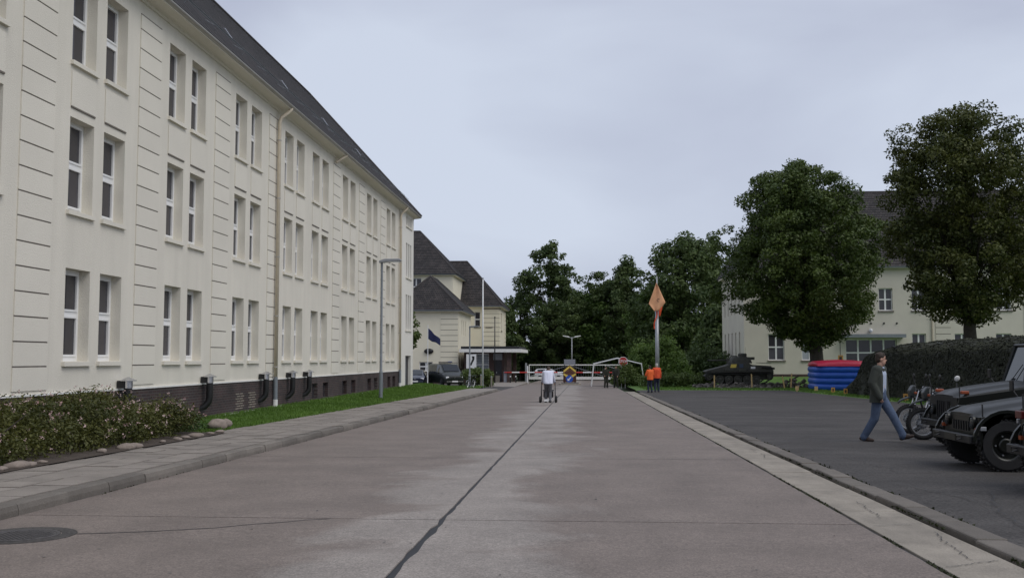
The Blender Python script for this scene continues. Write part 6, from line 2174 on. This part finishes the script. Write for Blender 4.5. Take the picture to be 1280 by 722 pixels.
for i, (x, y, l, lx, lab) in enumerate(((9.9, 77.6, .95, .02, 'pale wooden stake in the grass at the front of the tank'), (12.74, 77.6, 1.05, -.03, 'pale wooden stake in the grass at the middle of the tank'),
                                       (15.2, 77.6, .9, -.18, 'leaning pale wooden stake right of the tank'), (15.75, 78.2, 1.1, .1, 'thin stake at the rubble right end by the inflatable'))):
    o = MB().prism([(-.045, -.1), (.045, -.1), (.045 + lx, l), (lx, l + .06), (-.045 + lx, l)], 'y', -.03, .03).build('stake', 'wood')
    o.location = (x, y, gr(x, y)); o['label'] = lab; o['category'] = 'stake'; o['group'] = 'wooden stakes before the tank'
for i, (pts, lab) in enumerate(((((15.0, 79.6, .25), (16.6, 79.2, .95)), 'dark beam poking left to right out of the rubble'), (((16.9, 79.8, .1), (15.9, 79.3, .7)), 'dark beam lying across the rubble'))):
    z0 = gr(16, 79)
    o = MB().tube([(pts[0][0] - 16, pts[0][1] - 79.5, pts[0][2] - .3), (pts[1][0] - 16, pts[1][1] - 79.5, pts[1][2])], .07, 6).build('beam', 'darkwood')
    o.location = (16, 79.5, z0); o['label'] = lab; o['category'] = 'beam'

# ------------------------------------------------------------------ inflatable, netted tent, small signs
inf = thing('inflatable', 'blue inflatable with red top beside the netted tent', 'inflatable', (17.75, 70.4, gr(17, 70)), 0)
for k in range(4):
    z = .24 + k * .40
    pts = [(-1.6, 2.6, z), (-1.62, .35, z), (-1.5, .05, z), (-1.3, -.02, z)] + [(-1.3 + .55 * j, -.02 - .05 * (j % 2), z) for j in range(1, 5)] + [(1.5, .05, z), (1.62, .35, z), (1.6, 2.6, z)]
    MB().tube(pts, .245, 14).build('air_tube', 'bluevinyl', inf, smooth=True)
MB().box(-1.4, 1.4, .2, 2.5, 0, 1.5).build('core', 'bluevinyl', inf)
rings = []
for y, zz in ((-.28, 1.72), (-.2, 1.90), (.2, 2.02), (1.4, 2.06), (2.6, 1.95), (2.75, 1.72)):
    rings.append([(-1.85, y, 1.66), (-1.75, y, zz - .06), (-1.0, y, zz), (0, y, zz + .05), (1.0, y, zz), (1.75, y, zz - .06), (1.85, y, 1.66)])
MB().ring_loft(rings).build('red_top', 'redvinyl', inf, smooth=True)

nx0, nx1, ny0, ny1 = 15.2, 21.5, 24.0, 61.0
net = thing('netted_tent', 'long tent covered in dark camouflage net along the right of the yard', 'tent', (18, 41, gr(18, 41)), 0)
nz = net.location.z
prof = [(nx0 - .15, -.1), (nx0 + .25, 1.25), (nx0 + .55, 2.28), (nx0 + 1.1, 2.50), (18.3, 2.92), (20.6, 2.55), (21.1, 2.3), (nx1 + .2, 0)]
seg = []
for (a, b) in zip(prof[:-1], prof[1:]):
    for k in range(6):
        seg.append((lerp(a[0], b[0], k / 6), lerp(a[1], b[1], k / 6)))
seg.append(prof[-1])
NV = 110


def netp(i, j):
    x, z = seg[i]; v = j / NV
    y = lerp(ny0, ny1, v)
    sag = .10 * math.sin(v * math.pi * 9) ** 2
    pinch = smooth01((v - .90) / .10)
    k = (1 + .045 * mnoise.noise((x * .9, y * .9, z)) + .02 * mnoise.noise((x * 3, y * 3, z * 3)))
    cx = 18.2
    X = cx + (x - cx) * k * (1 - .06 * pinch)
    zz = (z * k - (sag if z > 2 else sag * z / 2)) * (1 - .22 * pinch)
    return (X - 18, y - 41 - 3.4 * pinch * max(z, 0) / 2.5 + .05 * mnoise.noise((y, z * 2, 5)), zz + gr(min(x, 17), y) - nz)


V = [netp(i, j) for j in range(NV + 1) for i in range(len(seg))]
n = len(seg)
Fc = [(j * n + i, j * n + i + 1, (j + 1) * n + i + 1, (j + 1) * n + i) for j in range(NV) for i in range(n - 1)]
me = np_mesh('net', V, Fc); me.shade_smooth()
no = link('net', me, 'netcore', net)
endv = [netp(i, NV) for i in range(n)]
cxy = (0.2, endv[0][1] - .1, endv[0][2])
eb = MB(); eb.v = [tuple(p) for p in endv] + [(.2, endv[0][1], endv[0][2])]
eb.f = [(i, i + 1, n) for i in range(n - 1)]
eb.build('end_flap', 'netcore', net)
V = np.array(V).reshape(NV + 1, n, 3)
Ns = 62000
jj = rng.random(Ns) * (NV - 1); ii = rng.random(Ns) ** 1.15 * (n - 2)
j0 = jj.astype(int); i0 = ii.astype(int); fj = (jj - j0)[:, None]; fi = (ii - i0)[:, None]
Pp = V[j0, i0] * (1 - fj) * (1 - fi) + V[j0 + 1, i0] * fj * (1 - fi) + V[j0, i0 + 1] * (1 - fj) * fi + V[j0 + 1, i0 + 1] * fj * fi
Nn = np.cross(V[j0, i0 + 1] - V[j0, i0], V[j0 + 1, i0] - V[j0, i0]); Nn /= np.linalg.norm(Nn, axis=1, keepdims=True)
Nn = np.where(((Pp - np.array([.2, 0, .8])) * Nn).sum(1, keepdims=True) < 0, -Nn, Nn)
sc_ = link('net_scraps', leaves('net_scraps', Pp + Nn * .03 * rng.random((Ns, 1)), Nn, np.full(Ns, .06), rng, aspect=.7, jit=.3), 'scrap', no)
sc_['kind'] = 'stuff'
for j in (40, 75, 96):
    p = netp(20, j)
    MB().tube([(p[0] - .2, p[1] - .9, p[2] + .02), (p[0] + .2, p[1] + .9, p[2] + .10)], .035, 6).build('ridge_pole', 'chrome' if j == 75 else 'black', net)

for i, (x, y, lab) in enumerate(((15.0, 62.0, 'small ochre marker on the grass by the inflatable'), (14.85, 58.5, 'small ochre marker at the far corner of the netted tent'), (14.45, 46.5, 'small ochre marker on the grass right of the walking man'),
                                 (13.9, 67.0, 'small pale marker on the grass left of the inflatable'), (14.9, 66.0, 'small pale marker in front of the inflatable'))):
    t = thing('ground_marker', lab, 'marker', (x, y, gr(x, y)), 0, 'small markers along the verge')
    MB().box(-.03, .03, -.02, .02, -.1, .2).build('peg', 'wood', t)
    b_ = MB().box(-.11, .11, -.04, -.021, .08, .36).build('plate', 'signy' if i < 3 else 'wood', t)
    if i < 3:
        MB().box(-.045, .045, -.046, -.041, .14, .28).build('dark_patch', 'shoe', b_)
hs_ = thing('hanging_sign', 'small ochre sign hanging from a thin post beside the entrance', 'sign', (21.6, 86.5, gr(21.6, 86.5)), 0)
MB().tube([(0, 0, -.1), (0, 0, 3.1), (.3, 0, 3.1)], .03, 6).build('post', 'black', hs_)
MB().box(-.2, .22, -.05, -.03, 1.5, 2.1).build('plate', 'signy', hs_)
MB().box(-.1, .12, -.06, -.051, 1.62, 1.98).build('dark_patch', 'shoe', hs_)
